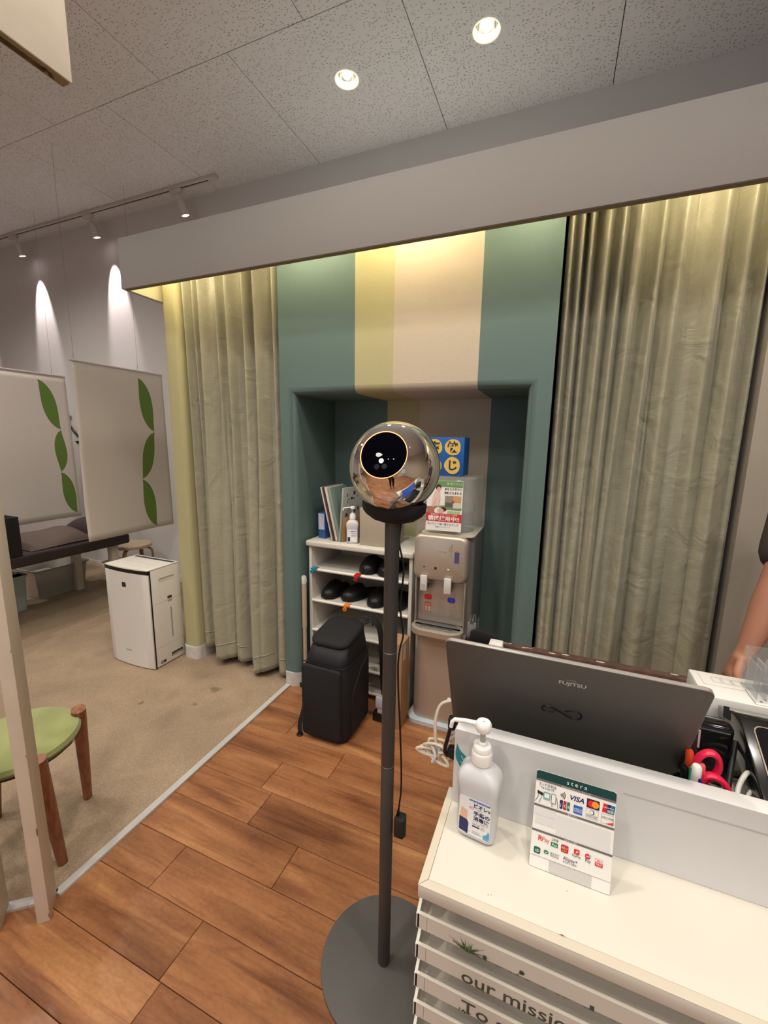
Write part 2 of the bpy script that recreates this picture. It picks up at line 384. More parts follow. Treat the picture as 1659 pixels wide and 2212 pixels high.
# striped alcove wall with a bull-nosed opening
mb = MB(); YF = 1.87; YA = 2.30; X0, X1, ZT = -1.272, -.129, 1.645; R = .035
ST = [-.926, -.729, -.339]; ZTOP = 2.44; XL, XR = -1.36, -.036
def loop(d, y): # outward offset d of the inverted U opening
    xs = [X0-d, X0-d] + ST + [X1+d, X1+d]; zs = [.0] + [ZT+d]*5 + [.0]
    return [Vector((a, y, b)) for a, b in zip(xs, zs)]
segm = [GREEN, GREEN, LIME, TAN, GREEN, GREEN]
loops = [loop(R*(1-sin(a)), YF+R*(1-cos(a))) for a in [radians(q) for q in (0, 15, 30, 45, 60, 75, 90)]]
loops.append([Vector((p.x, YA, p.z)) for p in loops[-1]])
vl = [[mb.V(p) for p in l] for l in loops]
for a, b in zip(vl, vl[1:]):
    for i in range(6): f = mb.bm.faces.new((a[i], a[i+1], b[i+1], b[i])); f.material_index = mb.mi(segm[i]); f.smooth = True
o = loops[0]
def quad(pts, m): f = mb.bm.faces.new([mb.V(p) for p in pts]); f.material_index = mb.mi(m)
quad([(XL, YF, 0), (o[0].x, YF, 0), (o[1].x, YF, o[1].z), (XL, YF, o[1].z)], GREEN)
quad([(o[6].x, YF, 0), (XR, YF, 0), (XR, YF, o[1].z), (o[5].x, YF, o[1].z)], GREEN)
for a, b, m in ((XL, ST[0], GREEN), (ST[0], ST[1], LIME), (ST[1], ST[2], TAN), (ST[2], XR, GREEN)):
    quad([(a, YF, o[1].z), (b, YF, o[1].z), (b, YF, ZTOP), (a, YF, ZTOP)], m)
for a, b, m in ((X0, ST[0], GREEN), (ST[0], ST[1], LIME), (ST[1], ST[2], TAN), (ST[2], X1, GREEN)):
    quad([(a, YA, 0), (b, YA, 0), (b, YA, ZT), (a, YA, ZT)], m)
quad([(XL, YF, 0), (XL, YF, ZTOP), (XL, YA+.1, ZTOP), (XL, YA+.1, 0)], GREEN)
quad([(XR, YF, 0), (XR, YF, ZTOP), (XR, YA+.1, ZTOP), (XR, YA+.1, 0)], mat('slit_edge_dark', (60, 50, 40), .8))  # side face along the curtain slit, darker than the opposite side
quad([(XL, YF, ZTOP), (XR, YF, ZTOP), (XR, YA+.1, ZTOP), (XL, YA+.1, ZTOP)], GREEN)
quad([(XL, YA+.1, 0), (XR, YA+.1, 0), (XR, YA+.1, ZTOP), (XL, YA+.1, ZTOP)], GREEN)
struct('wall_alcove', mb, 40, recalc=False)
CB = MATS['cove_base_white']
mb = MB(); mb.prism([(XL-.003, 1.98), (XL-.003, 1.865), (XL+.002, 1.860), (X0-.045, 1.860), (X0-.012, 1.872), (X0+.004, 1.905), (X0+.004, 2.29), (X0+.0005, 2.29), (X0-.001, 1.905), (X0-.03, 1.869), (XL, 1.869), (XL, 1.98)][::-1], 'z', .0, .085, CB)
struct('baseboard_alcove_left', mb, 50)
mb = MB(); mb.box((XR-.09, 1.862, 0), (XR, 1.869, .085), CB); struct('baseboard_alcove_right', mb)
# wall right of the curtain
mb = MB(); mb.box((.632, 1.87, 0), (3.2, 1.99, 2.44), mat('grey_beige_wall', (176, 168, 156), .35, bump=.15, bscale=400)); struct('wall_partition_right', mb, 0)
mb = MB(); mb.box((-2.03, 2.6, .0), (3.1, 2.62, 2.40), mat('booth_dark_panel', (96, 88, 78), .9)); struct('wall_booth_inner', mb, 0)

# pelmet: front board, left end board, top
mb = MB(); PY, PZ0, PZ1, PX = 1.662, 2.187, 2.433, -2.2
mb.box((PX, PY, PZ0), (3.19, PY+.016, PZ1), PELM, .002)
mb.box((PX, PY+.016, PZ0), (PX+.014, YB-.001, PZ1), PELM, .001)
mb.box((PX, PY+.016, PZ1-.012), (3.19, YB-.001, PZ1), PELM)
CREAM = mat('cream_inside', (222, 214, 176), .7)
mb.box((PX+.0141, PY+.0161, PZ0+.004), (PX+.0155, YB-.01, PZ1-.013), CREAM)
mb.box((PX+.016, PY+.0161, PZ0-.006), (3.19, PY+.019, PZ1-.013), mat('pelmet_edge_tape', (150, 140, 100), .6))
struct('trim_2', mb)

# left partition: near posts and the hanging panel with its worn bottom rail
u = Vector((-.745, .667, 0))  # depth direction of the posts
POSTM = mat('cream_post_paint', (216, 206, 188), .5, var=.04, vscale=12); CHIP = mat('chipped_wood', (130, 104, 80), .8)
def post(p0, wdt, dpt, h):
    mb = MB(); a = Vector((p0[0], p0[1], 0)); v = Vector((.745, .667, 0)); v = Vector((.72, .69, 0)).normalized(); b = a+v*wdt; c = b+u*dpt; d = a+u*dpt
    mb.prism([(q.x, q.y) for q in (a, b, c, d)], 'z', .0, h, POSTM, bev=.0015)
    return mb, a, b
mb, a, b = post((-1.303, .548), .032, .078, H)
for zz, s in ((.02, .006), (.31, .008), (.30, .005), (.86, .003), (.55, .003)):
    q = b - Vector((.745, .667, 0))*.001; mb.sphere((q.x+.0004, q.y-.0006, zz), s, CHIP, 1, (.28, .28, 1.5))
struct('trim_3', mb)
mb, a, b = post((-1.401, .472), .032, .078, H); struct('trim_4', mb)
mb = MB()
ln = Vector((0, -1)); RUST = mat('rusty_rail', (92, 72, 50), .8, var=.5, vscale=40)
mb.box((-1.318, -.6, 2.352), (-1.282, .877, H), POSTM, .002)
mb.box((-1.312, -.6, 2.347), (-1.288, .87, 2.352), mat('ochre_edge', (150, 130, 95), .7)); mb.box((-1.306, -.3, 2.345), (-1.294, .82, 2.347), RUST)
for i in range(9):
    yy = .60+random.random()*.24; mb.sphere((-1.3+random.uniform(-.008, .008), yy, 2.3468), .005, RUST, 1, (1, 1.8, .25))
struct('trim_5', mb)

# ================================================================ LIGHTS (fixtures)
GLOW = mat('lamp_glow', (255, 246, 230), .3, emit=(255, 244, 224), estr=5)
REFL = mat('lamp_reflector', (240, 240, 240), .15, metal=1)
RIM2 = mat('lamp_cone_lit_glow', (250, 248, 236), .4, emit=(255, 246, 214), estr=.6)  # cone's own glow stands in for bulb light on its wall
RIM = mat('lamp_white_rim', (245, 243, 236), .5)
def downlight():
    t = thing('downlight', 'x', 'ceiling light', (0, 0, H), group='recessed ceiling downlights')
    mb = MB(); mb.lathe([(.0615, .002), (.0655, -.001), (.0650, -.0035), (.0600, -.0035), (.0585, 0), (.0545, .030), (.0530, .030)], RIM2, (0, 0, H), cap=False, seg=48); part('rim', mb, t)
    mb = MB(); mb.lathe([(.0532, .0295), (.0480, .048), (.038, .075), (.026, .092), (.001, .094)], REFL, (0, 0, H), cap=False, seg=48); part('reflector', mb, t)
    mb = MB(); mb.lathe([(.0605, .0025), (.0605, .098), (.001, .098)], mat('lamp_can_grey', (120, 120, 120), .5), (0, 0, H), cap=False, seg=32); part('can', mb, t)
    mb = MB(); mb.lathe([(.001, .040), (.010, .042), (.018, .052), (.020, .066), (.014, .088), (.001, .09)], GLOW, (0, 0, H), cap=False, seg=24); part('bulb', mb, t)
    return t
def spot(name, loc, tgt, power, ang, blend, col, rad, parent=None):
    l = bpy.data.lights.new(name, 'SPOT'); l.energy = power; l.spot_size = radians(ang); l.spot_blend = blend; l.color = col; l.shadow_soft_size = rad
    o = bpy.data.objects.new(name, l); COL.objects.link(o); o.location = loc
    o.rotation_euler = (Vector(tgt)-Vector(loc)).to_track_quat('-Z', 'Y').to_euler(); return o
dls = [(-1.222, 2.355, 'round downlight in the ceiling left, farther and smaller of the two lit ones'), (-.470, 2.350, 'round downlight in the ceiling right, nearer and larger of the two lit ones')]
hid = [(.30, .55), (.30, -.75), (-.85, -.4), (1.3, .2), (-.75, .75), (-2.1, .35), (-2.6, -.6), (1.6, -1.4), (0.5, -1.9), (-1.3, -1.7), (-3.6, .4), (-4.9, 1.2), (-4.0, 1.6)]  # the far and carpet ones are unseen, added to spread softer light
cut_holes(CEIL, [(d[0], d[1]) for d in dls+hid], .0612)
d0 = downlight()
for i, (x, y, *lb) in enumerate([tuple(d) for d in dls] + hid):
    lab = lb[0] if lb else ['ceiling downlight above the white counter, seen in the mirror ball', 'ceiling downlight behind the camera, right of its middle', 'ceiling downlight behind the camera over the wood floor', 'ceiling downlight over the till side of the counter', 'ceiling downlight in front of the pelmet over the wood floor', 'added ceiling downlight over the carpet beside the green stool', 'added ceiling downlight over the carpet left of the posts', 'added ceiling downlight far behind the camera on the right', 'added ceiling downlight near the blue panels, middle', 'added ceiling downlight near the blue panels, left', 'added ceiling downlight over the carpet left of the massage bed foot', 'added ceiling downlight over the far left of the treatment area', 'added ceiling downlight above the near end of the massage bed'][i-2]
    o = d0 if i == 0 else dup(d0, (x, y, H)); o.location = (x, y, H); o['label'] = lab
    if i >= 2 or True:
        pw = P_DOWN*(1 if i >= 2 else .7)
        spot('downlight_lamp', (x, y, H-.03), (x, y, 0), pw, 150, 1.0, (1, .92, .82), .07)

# track with spots
tr = thing('light_track', 'white ceiling track rail running along the back wall', 'light track', (-2.5, 2.745, H))
mb = MB(); TW = mat('track_white', (205, 200, 196), .45)
mb.box((-7.0, 2.728, H-.022), (-2.52, 2.762, H), TW, .002); part('rail', mb, tr)
mb = MB(); mb.box((-6.99, 2.741, H-.0235), (-2.60, 2.749, H-.0215), BLACK); part('slot', mb, tr)
mb = MB(); mb.box((-2.53, 2.726, H-.026), (-2.515, 2.764, H), TW, .002); part('end_cap', mb, tr)
def track_spot(x, label, tilt):
    t = thing('track_spotlight', label, 'spotlight', (x, 2.745, H-.022), group='spotlights on the track')
    mb = MB(); mb.box((x-.055, 2.728, H-.055), (x+.055, 2.762, H-.0225), TW, .004); part('adapter', mb, t)
    mb = MB(); mb.tube([(x+.03, 2.745, H-.055), (x+.035, 2.752, H-.09), (x+.04, 2.76, H-.12)], .006, TW); mb.tube(smooth_path([(x+.05, 2.745, H-.05), (x+.07, 2.74, H-.075), (x+.05, 2.75, H-.11)]), .002, TW, 6); part('bracket', mb, t)
    d = Vector((tilt, .30, -1)).normalized(); c = Vector((x+.035, 2.752, H-.10))
    M = frame(c, d.cross(Vector((0, 1, 0))), d.cross(d.cross(Vector((0, 1, 0)))).normalized()*1); q = d.to_track_quat('Z', 'Y').to_matrix().to_4x4(); q.translation = c
    mb = MB(); mb.M = q; mb.lathe([(.014, 0), (.028, .004), (.032, .05), (.032, .105), (.026, .105), (.025, .098)], TW, seg=24); part('lamp_head', mb, t)
    mb = MB(); mb.M = q; mb.lathe([(.001, .1055), (.0255, .1055)], mat('spot_glow', (255, 240, 240), .3, emit=(255, 232, 232), estr=7), seg=24, cap=False); part('lens', mb, t)
    p = c + d*.112; spot('track_lamp', p, p+d, P_TRACK, 36, .55, (1, .88, .86), .012)
track_spot(-2.93, 'white track spotlight nearest the pelmet, first from the rail end', .12)
track_spot(-3.98, 'white track spotlight in the middle of the three', .07)
track_spot(-5.08, 'white track spotlight farthest left of the three in view', .04)
track_spot(-6.15, 'white track spotlight beyond the left edge of the view', .0)

# tubes behind the pelmet
TUBE = mat('tube_glow', (255, 250, 235), .3, emit=(255, 240, 205), estr=P_TUBE)
for i, (xa, xb, lab) in enumerate([(-2.12, -1.54, 'hidden tube light above the left curtain'), (-1.36, -.98, 'hidden tube light above the left green wall'), (-.88, -.40, 'hidden tube light above the sand stripe'), (-.28, .0, 'hidden tube light above the right green wall'), (.14, .62, 'hidden tube light above the right curtain'), (.8, 1.5, 'hidden tube light right of the right curtain')]):
    t = thing('tube_light', lab, 'tube light', ((xa+xb)/2, 1.705, PZ1-.012), group='tube lights behind the pelmet')
    mb = MB(); mb.tube([(xa+.01, 1.705, PZ1-.058), (xb-.01, 1.705, PZ1-.058)], .008, TUBE, 12); part('tube', mb, t)
    mb = MB(); mb.box((xa, 1.69, PZ1-.030), (xb, 1.72, PZ1-.0125), TW); mb.box((xa, 1.695, PZ1-.07), (xa+.01, 1.715, PZ1-.03), TW); mb.box((xb-.01, 1.695, PZ1-.07), (xb, 1.715, PZ1-.03), TW); part('batten', mb, t)
# ================================================================ ORB ON ITS STAND
OC = Vector((-.328, .863, 1.362)); OR_ = .1
st = thing('orb_stand', 'tall dark grey pole stand with a round base plate carrying the mirror ball', 'stand', (-.330, .861, 0))
GREYM = mat('dark_grey_powder_coat', (62, 62, 60), .5, metal=.2); DARKP = mat('dark_pole', (78, 74, 70), .42, metal=.4)
mb = MB(); mb.lathe([(.001, .0), (.168, .0), (.170, .002), (.170, .0075), (.167, .009), (.001, .009)], mat('base_plate_grey', (92, 91, 88), .55, metal=.1, bump=.05, bscale=600), (-.331, .861, .0005), 72, cap=False); part('base_plate', mb, st)
mb = MB(); mb.lathe([(.0125, .0095), (.0165, .013), (.0165, .62), (.0158, .621), (.0158, .6225), (.0166, .6235), (.0166, .925), (.0158, .926), (.0158, .9275), (.0168, .9285), (.0170, 1.245)], DARKP, (-.330, .861, 0), 32); part('pole', mb, st)
for z in (.6218, .9268):
    mb = MB(); mb.lathe([(.0163, z-.0012), (.0169, z), (.0163, z+.0012)], STEEL, (-.330, .861, 0), 32, cap=False); part('joint_ring', mb, st, label='thin bright joint ring')
mb = MB(); pr = [(.001, 1.236), (.022, 1.237), (.048, 1.244), (.066, 1.256), (.074, 1.266), (.0755, 1.281), (.0735, 1.284), (.068, 1.2815), (.062, 1.2800), (.048, 1.272), (.03, 1.2645), (.001, 1.2615)]
mb.lathe([(r, z-1.362+OC.z) for r, z in pr], MBLACK, (OC.x, OC.y, 0), 48, cap=False, sy=.62); part('cradle', mb, st, label='matt black curved cradle')
cz = [(1.238, .017), (1.19, .014), (1.13, .026), (1.04, .020), (.974, .029), (.935, .022), (.89, .018), (.81, .021), (.757, .025), (.636, .032), (.557, .034), (.51, .030), (.49, .029)]
mb = MB(); mb.tube(smooth_path([(-.33+dx*1.0+.001, .868, z) for z, dx in cz], 6), .0022, BLACK, 6)
mb.tube([(-.33+.029, .868, .495), (-.33+.028, .868, .478)], [.0025, .0045], BLACK, 8); part('cable', mb, st, label='thin black cable')
mb = MB(); c = [(-.012, -.014), (.012, -.014), (.017, 0), (.012, .014), (-.012, .014)]
mb.prism([(-.296+a, .868+b) for a, b in c], 'z', .425, .478, mat('adapter_black', (40, 40, 40), .55), bev=.002); part('power_adapter', mb, st, label='small black plug-top adapter on the pole')

orb = thing('mirror_ball_camera', 'chrome mirror ball with a black glass face and glowing orange ring', 'scanner orb', (OC.x, OC.y, OC.z-OR_+.0))
right = Vector((.925, .38, .016)).normalized(); toc = (Vector((0, 0, 1.42))-OC).normalized(); upv = right.cross(toc).normalized()*-1
upv = toc.cross(right).normalized(); 
if upv.z < 0: upv = -upv
right = upv.cross(toc).normalized()
dn = (toc*.917 + right*(-.262) + upv*.295).normalized()
fu = (right - dn*dn.dot(right)).normalized(); fv = dn.cross(fu).normalized(); fr = .0512; fd = math.sqrt(OR_**2-fr**2)
M = Matrix.Identity(4)
for i in range(3): M[i][0] = fu[i]; M[i][1] = fv[i]; M[i][2] = dn[i]; M[i][3] = OC[i]
mb = MB(); mb.M = M; n = 64; a0 = math.asin(fr/OR_)
prof = [(OR_*sin(a0+(pi-a0)*k/n), OR_*cos(a0+(pi-a0)*k/n)) for k in range(n)] + [(.0003, -OR_)]
prof = [(fr-.004, fd-.004), (fr-.0012, fd+.001)] + prof
mb.lathe(prof, CHROME, seg=96, cap=False); part('shell', mb, orb, label='polished chrome shell')
mb = MB(); mb.M = M; mb.lathe([(.0003, fd+.0008), (fr*.7, fd+.0005), (fr-.0030, fd-.0003)], mat('black_glass', (3, 4, 9), .0, spec=.08), seg=64, cap=False); part('face_glass', mb, orb, label='black glass face')
mb = MB(); mb.M = M; mb.lathe([(fr-.0030, fd), (fr-.0026, fd+.0010), (fr-.0017, fd+.0011), (fr-.0014, fd+.0002)], mat('orange_ring_glow', (255, 190, 140), .4, emit=(255, 150, 95), estr=1.9), seg=64, cap=False); part('light_ring', mb, orb, label='glowing orange ring')
mb = MB(); mb.M = M
mb.disc(-.0045, -.0128, .0052, mat('lens_white_dot', (225, 225, 225), .5, emit=(230, 230, 230), estr=.5), fd+.0015)
for x, y in ((.0102, -.0105), (.0215, -.0115)): mb.disc(x, y, .0010, mat('lens_amber_dot', (240, 220, 150), .4, emit=(240, 215, 140), estr=.6), fd+.0015, n=10)
LN = mat('lens_grey', (14, 14, 18), .5, spec=.2); LR = mat('lens_ring_grey', (52, 52, 58), .6, spec=.2)
for x, y, rr in ((-.0140, -.0245, .0052), (.0018, -.0248, .0052)):
    mb.disc(x, y, rr, LR, fd+.0012); mb.disc(x, y, rr*.84, LN, fd+.0014)
mb.disc(.0018, -.0248, .0026, LR, fd+.0016); mb.disc(.0018, -.0248, .0016, LN, fd+.0018)
part('camera_lens', mb, orb, recalc=False, label='cluster of small lenses')

# ================================================================ CURTAINS
def satin():
    m, nt, b, N, L = node_mat('sage_satin_cloth')
    b.inputs['Base Color'].default_value = lin((158, 155, 134)); b.inputs['Roughness'].default_value = .38; b.inputs['Sheen Weight'].default_value = .25; b.inputs['Sheen Roughness'].default_value = .35; b.inputs['Anisotropic'].default_value = .5
    tc = N('ShaderNodeTexCoord'); mp = N('ShaderNodeMapping'); mp.inputs['Scale'].default_value = (14, 14, 260); L(tc.outputs['Object'], mp.inputs['Vector'])
    n = N('ShaderNodeTexNoise'); n.inputs['Scale'].default_value = 1; n.inputs['Detail'].default_value = 3; L(mp.outputs[0], n.inputs['Vector'])
    r = ramp(N, [(.3, lin((156, 153, 133))), (.7, lin((166, 163, 142)))]); L(n.outputs['Fac'], r.inputs['Fac']); L(r.outputs[0], b.inputs['Base Color'])
    mp2 = N('ShaderNodeMapping'); mp2.inputs['Scale'].default_value = (7, 3, 5); mp2.inputs['Rotation'].default_value = (0, .6, 0); L(tc.outputs['Object'], mp2.inputs['Vector'])
    n2 = N('ShaderNodeTexNoise'); n2.inputs['Scale'].default_value = 1.2; n2.inputs['Detail'].default_value = 4; n2.inputs['Distortion'].default_value = 1.5; L(mp2.outputs[0], n2.inputs['Vector'])
    bp = N('ShaderNodeBump'); bp.inputs['Strength'].default_value = .35; bp.inputs['Distance'].default_value = .03; L(n2.outputs['Fac'], bp.inputs['Height']); L(bp.outputs[0], b.inputs['Normal'])
    return m
SATIN = satin()
def curtain(label, xa, xb, zt, pleats, y0, zbot, amp, seed, slant=0, broad=()):
    t = thing('curtain', label, 'curtain', ((xa+xb)/2, y0, 0), group='sage satin curtains beside the alcove')
    rnd = random.Random(seed)
    # pleats: list of (u position, width, depth, lower drift)
    def fold(pl, u, v):
        vl_ = [p[0] + p[2]*v for p in pl]
        for i in range(len(pl)-1):
            a0, b0 = vl_[i], vl_[i+1]
            if a0 <= u <= b0 or (i == 0 and u < a0) or (i == len(pl)-2 and u > b0):
                q = min(1, max(0, (u-a0)/(b0-a0))); dp = pl[i][1]; sk = pl[i][3]
                qq = q**(1+sk) if sk >= 0 else 1-(1-q)**(1-sk)
                return qq, dp, sk, q, b0-a0, i
    def fn(u, v):
        z = zt + (zbot(u) - zt)*v; w = min(1, max(0, (v-.12)/.8)); w = w*w*(3-2*w)
        qq, dp, sk, q, wd, i = fold(pleats, u, v)
        ya = dp*((1-v)**2*(.45*sin(pi*qq)**.9+.8*math.exp(-((qq-.5)/.15)**2)) + (1-(1-v)**2)*.95*sin(pi*qq)**.8)
        dx = sk*.12*wd*sin(pi*q)*v
        qq, dp, sk, q, wd, i = fold(broad, u, v)
        yb = dp*sin(pi*qq)**.75
        y = -1.3*(ya*(1-.72*w) + yb*w)
        y += .008*sin(u*5+v*2.5+seed)*v + .0014*sin(v*17+u*29+seed)*sin(u*11+v*7)
        x = xa + (xb-xa)*(u + dx) + slant*v
        return (x, y0+y, z)
    mb = MB(); mb.grid(fn, 340, 70, SATIN)
    bm = mb.bm; bmesh.ops.recalc_face_normals(bm, faces=bm.faces[:])
    o = part('cloth', mb, t, sharp=0)
    md = o.modifiers.new('thickness', 'SOLIDIFY'); md.thickness = .0025; md.offset = 0
    # stitched hem line and side hem
    mb = MB(); mb.grid(lambda u, v: (lambda p: (p[0], p[1]-.0035, p[2]))(fn(u, .955+.004*v)), 200, 1, SATIN)
    h = part('hem', mb, t, sharp=0)
    h.modifiers.new('thickness', 'SOLIDIFY').thickness = .002
    mb = MB(); mb.tube([(xa+.005, y0+.02, zt+.012), (xb-.005, y0+.02, zt+.012)], .008, TW, 10); part('curtain_rail', mb, t)
    return t
curtain('full-height sage satin curtain left of the green wall, above the carpet', -2.045, -1.368, 2.41,
        [(0, .05, 0, .3), (.10, .045, .02, .2), (.185, .06, .035, -.3), (.33, .055, .03, .35), (.455, .06, .03, -.2), (.60, .06, .02, .3), (.745, .065, .015, -.35), (.885, .05, .0, .2), (1, 0, 0, 0)],
        1.955, lambda u: .075 - .035*min(1, max(0, (u-.12)*2)) + .012*sin(u*17), 1.0, 3, broad=[(0, .03, 0, .1), (.14, .075, 0, .2), (.43, .06, 0, -.2), (.56, .08, 0, .2), (.86, .04, 0, 0), (1, 0, 0, 0)])
curtain('full-height sage satin curtain right of the alcove, behind the laptop', -.026, .622, 2.41,
        [(0, .045, 0, 0), (.055, .05, .0, .2), (.105, .05, .0, 0), (.16, .055, -.01, .4), (.25, .05, -.02, .2), (.325, .06, -.03, -.2), (.43, .05, -.04, .3), (.52, .045, -.05, 0), (.655, .055, -.03, .4), (.82, .05, -.01, -.3), (.945, .03, 0, 0), (1, 0, 0, 0)],
        1.935, lambda u: .05+.01*sin(u*14), 1.1, 8, broad=[(0, .045, 0, 0), (.11, .05, 0, .2), (.21, .06, 0, 0), (.36, .05, 0, .3), (.52, .06, 0, -.2), (.70, .075, 0, .35), (1, 0, 0, 0)])
mb = MB(); mb.box((-1.408, 1.909, .125), (-1.392, 1.911, .185), PAPER); mb.box((-1.406, 1.9085, .13), (-1.394, 1.909, .145), RED)
for k in range(4): mb.box((-1.406, 1.9085, .152+k*.007), (-1.396, 1.909, .155+k*.007), INKB)
solo('care_tag', mb, 'small white care tag on the lower right edge of the left curtain', 'tag')

# ================================================================ SHOE SHELF
sh = thing('shoe_rack', 'white open shoe rack with slippers inside the green alcove', 'shelf unit', (-.94, 1.93, 0))
LAM = mat('white_laminate', (214, 210, 200), .45); LAMB = mat('rack_back_board', (196, 186, 164), .7)
SX0, SX1, SY0, SY1 = -1.238, -.628, 1.930, 2.285
for x in (SX0, SX1-.018):
    mb = MB(); mb.box((x, SY0+.004, 0), (x+.018, SY1, .836), LAM, .001)
    if x == SX0:
        for k in range(14):
            for y in (1.98, 2.2): mb.box((x+.018, y, .1+k*.05), (x+.0184, y+.004, .104+k*.05), mat('peg_hole', (90, 84, 74), .9))
    part('side_panel', mb, sh)
mb = MB(); mb.box((SX0-.012, SY0-.012, .837), (SX1+.008, SY1, .868), LAM, .008, 3); part('top_board', mb, sh)
mb = MB(); mb.box((SX0+.018, SY1-.008, .0), (SX1-.018, SY1-.001, .836), LAMB); part('back_panel', mb, sh)
for z in (.700, .518, .34, .16, .03):
    mb = MB(); mb.box((SX0+.0185, SY0+.006, z-.002), (SX1-.0185, SY1-.0085, z+.008), LAM); mb.tube([(SX0+.0185, SY0+.006, z+.003), (SX1-.0185, SY0+.006, z+.003)], .0085, mat('shelf_edge_white', (232, 228, 220), .35), 12); part('shelf', mb, sh)

def clip(x, z, m, label, col):
    mb = MB(); mb.box((x-.012, 1.912, z+.006), (x+.020, 1.95, z+.0135), m, .001); mb.lathe([(.004, -.004), (.011, -.004), (.011, .004), (.004, .004)], m, (0, 0, 0), 18, cap=False)
    # finger ring turned upright
    for v in list(mb.bm.verts)[-72:]:
        v.co = Vector((x+v.co.x, 1.912-.004+v.co.z, z-.006+v.co.y))
    solo('shelf_clip', mb, label, 'clip', 'plastic clips on the shelf edges')
clip(-1.203, .703, mat('clip_blue', (24, 132, 170), .4), 'blue clip at the left end of the upper shelf edge', 0)
clip(-.935, .700, mat('clip_red', (196, 32, 34), .4), 'red clip on the upper shelf edge under the slippers', 0)
clip(-1.000, .518, mat('clip_orange', (246, 128, 36), .4), 'orange clip on the lower shelf edge', 0)

SLP = mat('slipper_black', (15, 15, 17), .45, bump=.1, bscale=300); SLO = mat('slipper_inner', (32, 32, 34), .8)
def slipper_proto():
    t = thing('slipper', 'x', 'slipper', (0, 0, 0), group='black slippers on the rack')
    def hw(s): return .050*(1-.70*abs(2*s-1)**5)*(1 if s < .5 else 1.0)*(.9+.12*s) + .004
    L_ = .255; mb = MB(); R_ = []
    for k in range(15):
        s = k/14; y = -L_/2+L_*s; w = hw(s)*(1 if 0 < k < 14 else .35)
        R_.append([(w*cos(a), y, .0+ (.014+.014*sin(a)) ) for a in [2*pi*i/20 for i in range(20)]])
    mb.rings([[(p[0], p[1], p[2]) for p in r] for r in R_], SLO); part('sole', mb, t)
    mb = MB(); R_ = []
    for k in range(13):
        s = k/12; y = -L_/2-.002+.135*s; f = min(1, (s*1.25+.02)**.5); w = (hw(s*.53)+.004)*(1 if k else .4); h = .024+.048*f*(1 if s < .8 else 1)
        if k == 0: h = .026
        ring = [(w*cos(a), y, .008+h*max(0, sin(a))**.8) for a in [pi*i/16 for i in range(17)]]
        ring += [(w*.88*cos(a), y, .008+(h-.005)*max(0, sin(a))**.8) for a in [pi*i/16 for i in range(16, -1, -1)]]
        R_.append(ring)
    mb.rings(R_, SLP); part('upper', mb, t)
    return t
s0 = slipper_proto(); T1, T2 = .7092, .5272
for i, (x, y, z, r, lab) in enumerate([(-.905, 2.075, T1, .05, 'black slipper on the upper shelf, left one of the pair'), (-.790, 2.075, T1, -.04, 'black slipper on the upper shelf, half behind the pole'),
        (-1.145, 2.08, T2, .0, 'black slipper on the lower shelf, leftmost one'), (-.99, 2.085, T2, -.42, 'black slipper on the lower shelf lying askew above the orange clip'), (-.852, 2.075, T2, -.02, 'black slipper on the lower shelf, third from the left'), (-.740, 2.075, T2, 0, 'black slipper on the lower shelf mostly behind the pole')]):
    o = s0 if i == 0 else dup(s0, (x, y, z), r)
    o.location = (x, y, z); o.rotation_euler = (0, 0, r); o['label'] = lab

# things on top of the rack
ZT_ = .8685
def slab_thing(name, label, cat, p, rz, tilt, size, m, extra=None, group=None):
    t = bpy.data.objects  # plain upright slab: size = (thickness, depth, height)
    mb = MB(); Mx = Matrix.Translation(p) @ Matrix.Rotation(rz, 4, 'Z') @ Matrix.Rotation(tilt, 4, 'Y'); mb.M = Mx
    mb.box((0, 0, 0), size, m, .0008)
    if extra: extra(mb, size)
    return solo(name, mb, label, cat, group, loc=p)
BLUEF = mat('blue_file_cover', (44, 88, 150), .4)
slab_thing('box_file', 'blue file with a pale band standing at the left end of the rack', 'file', (-1.215, 2.00, ZT_+.001), 0, radians(-1), (.045, .20, .145), BLUEF, lambda b, s: b.box((.003, -.0006, .05), (.040, .0, .14), mat('pale_lilac_label', (190, 192, 214), .6)))
for i, (x, th, hgt, m, lab) in enumerate([(-1.172, .006, .30, mat('folder_white', (206, 202, 196), .5), 'thin white folder leaning left, outermost of the stack'), (-1.163, .009, .30, mat('folder_maroon', (82, 52, 50), .5), 'maroon folder leaning left in the stack'), (-1.151, .012, .30, mat('folder_cream', (214, 208, 194), .5), 'cream folder leaning left next to the clear file'), (-1.136, .016, .295, mat('clear_file_green', (132, 152, 142), .12, coat=.5), 'greenish clear file with a glossy cover leaning left')]):
    slab_thing('folder', lab, 'folder', (x+.062, 1.962+i*.004, ZT_+.003), radians(2), radians(-13), (th, .21, hgt), m, group='folders leaning on the rack')
SKET = mat('photo_board_grey', (168, 170, 166), .5)
def sketch(b, s):
    rr = random.Random(4)
    for k in range(30):
        z = .09+rr.random()*.18; y = .02+rr.random()*.13; b.box((s[0], y, z), (s[0]+.0006, y+.004+rr.random()*.014, z+.004+rr.random()*.02), INKB if k % 2 else mat('sketch_grey', (120, 122, 120), .7))
slab_thing('picture_board', 'grey card with a black sketch leaning in front of the clear file', 'card', (-1.068, 1.965, ZT_+.002), radians(-9), radians(5), (.010, .19, .298), SKET, sketch)
slab_thing('card_holder', 'tan cardboard stand beside the small sanitizer bottle', 'card stand', (-1.052, 1.972, ZT_+.001), radians(-20), radians(4), (.006, .14, .135), mat('kraft_card', (168, 128, 84), .8))
slab_thing('plain_box', 'large plain grey-beige box on the rack behind the ball', 'box', (-.938, 1.962, ZT_+.001), 0, 0, (.19, .16, .20), mat('grey_beige_card', (176, 164, 146), .8))
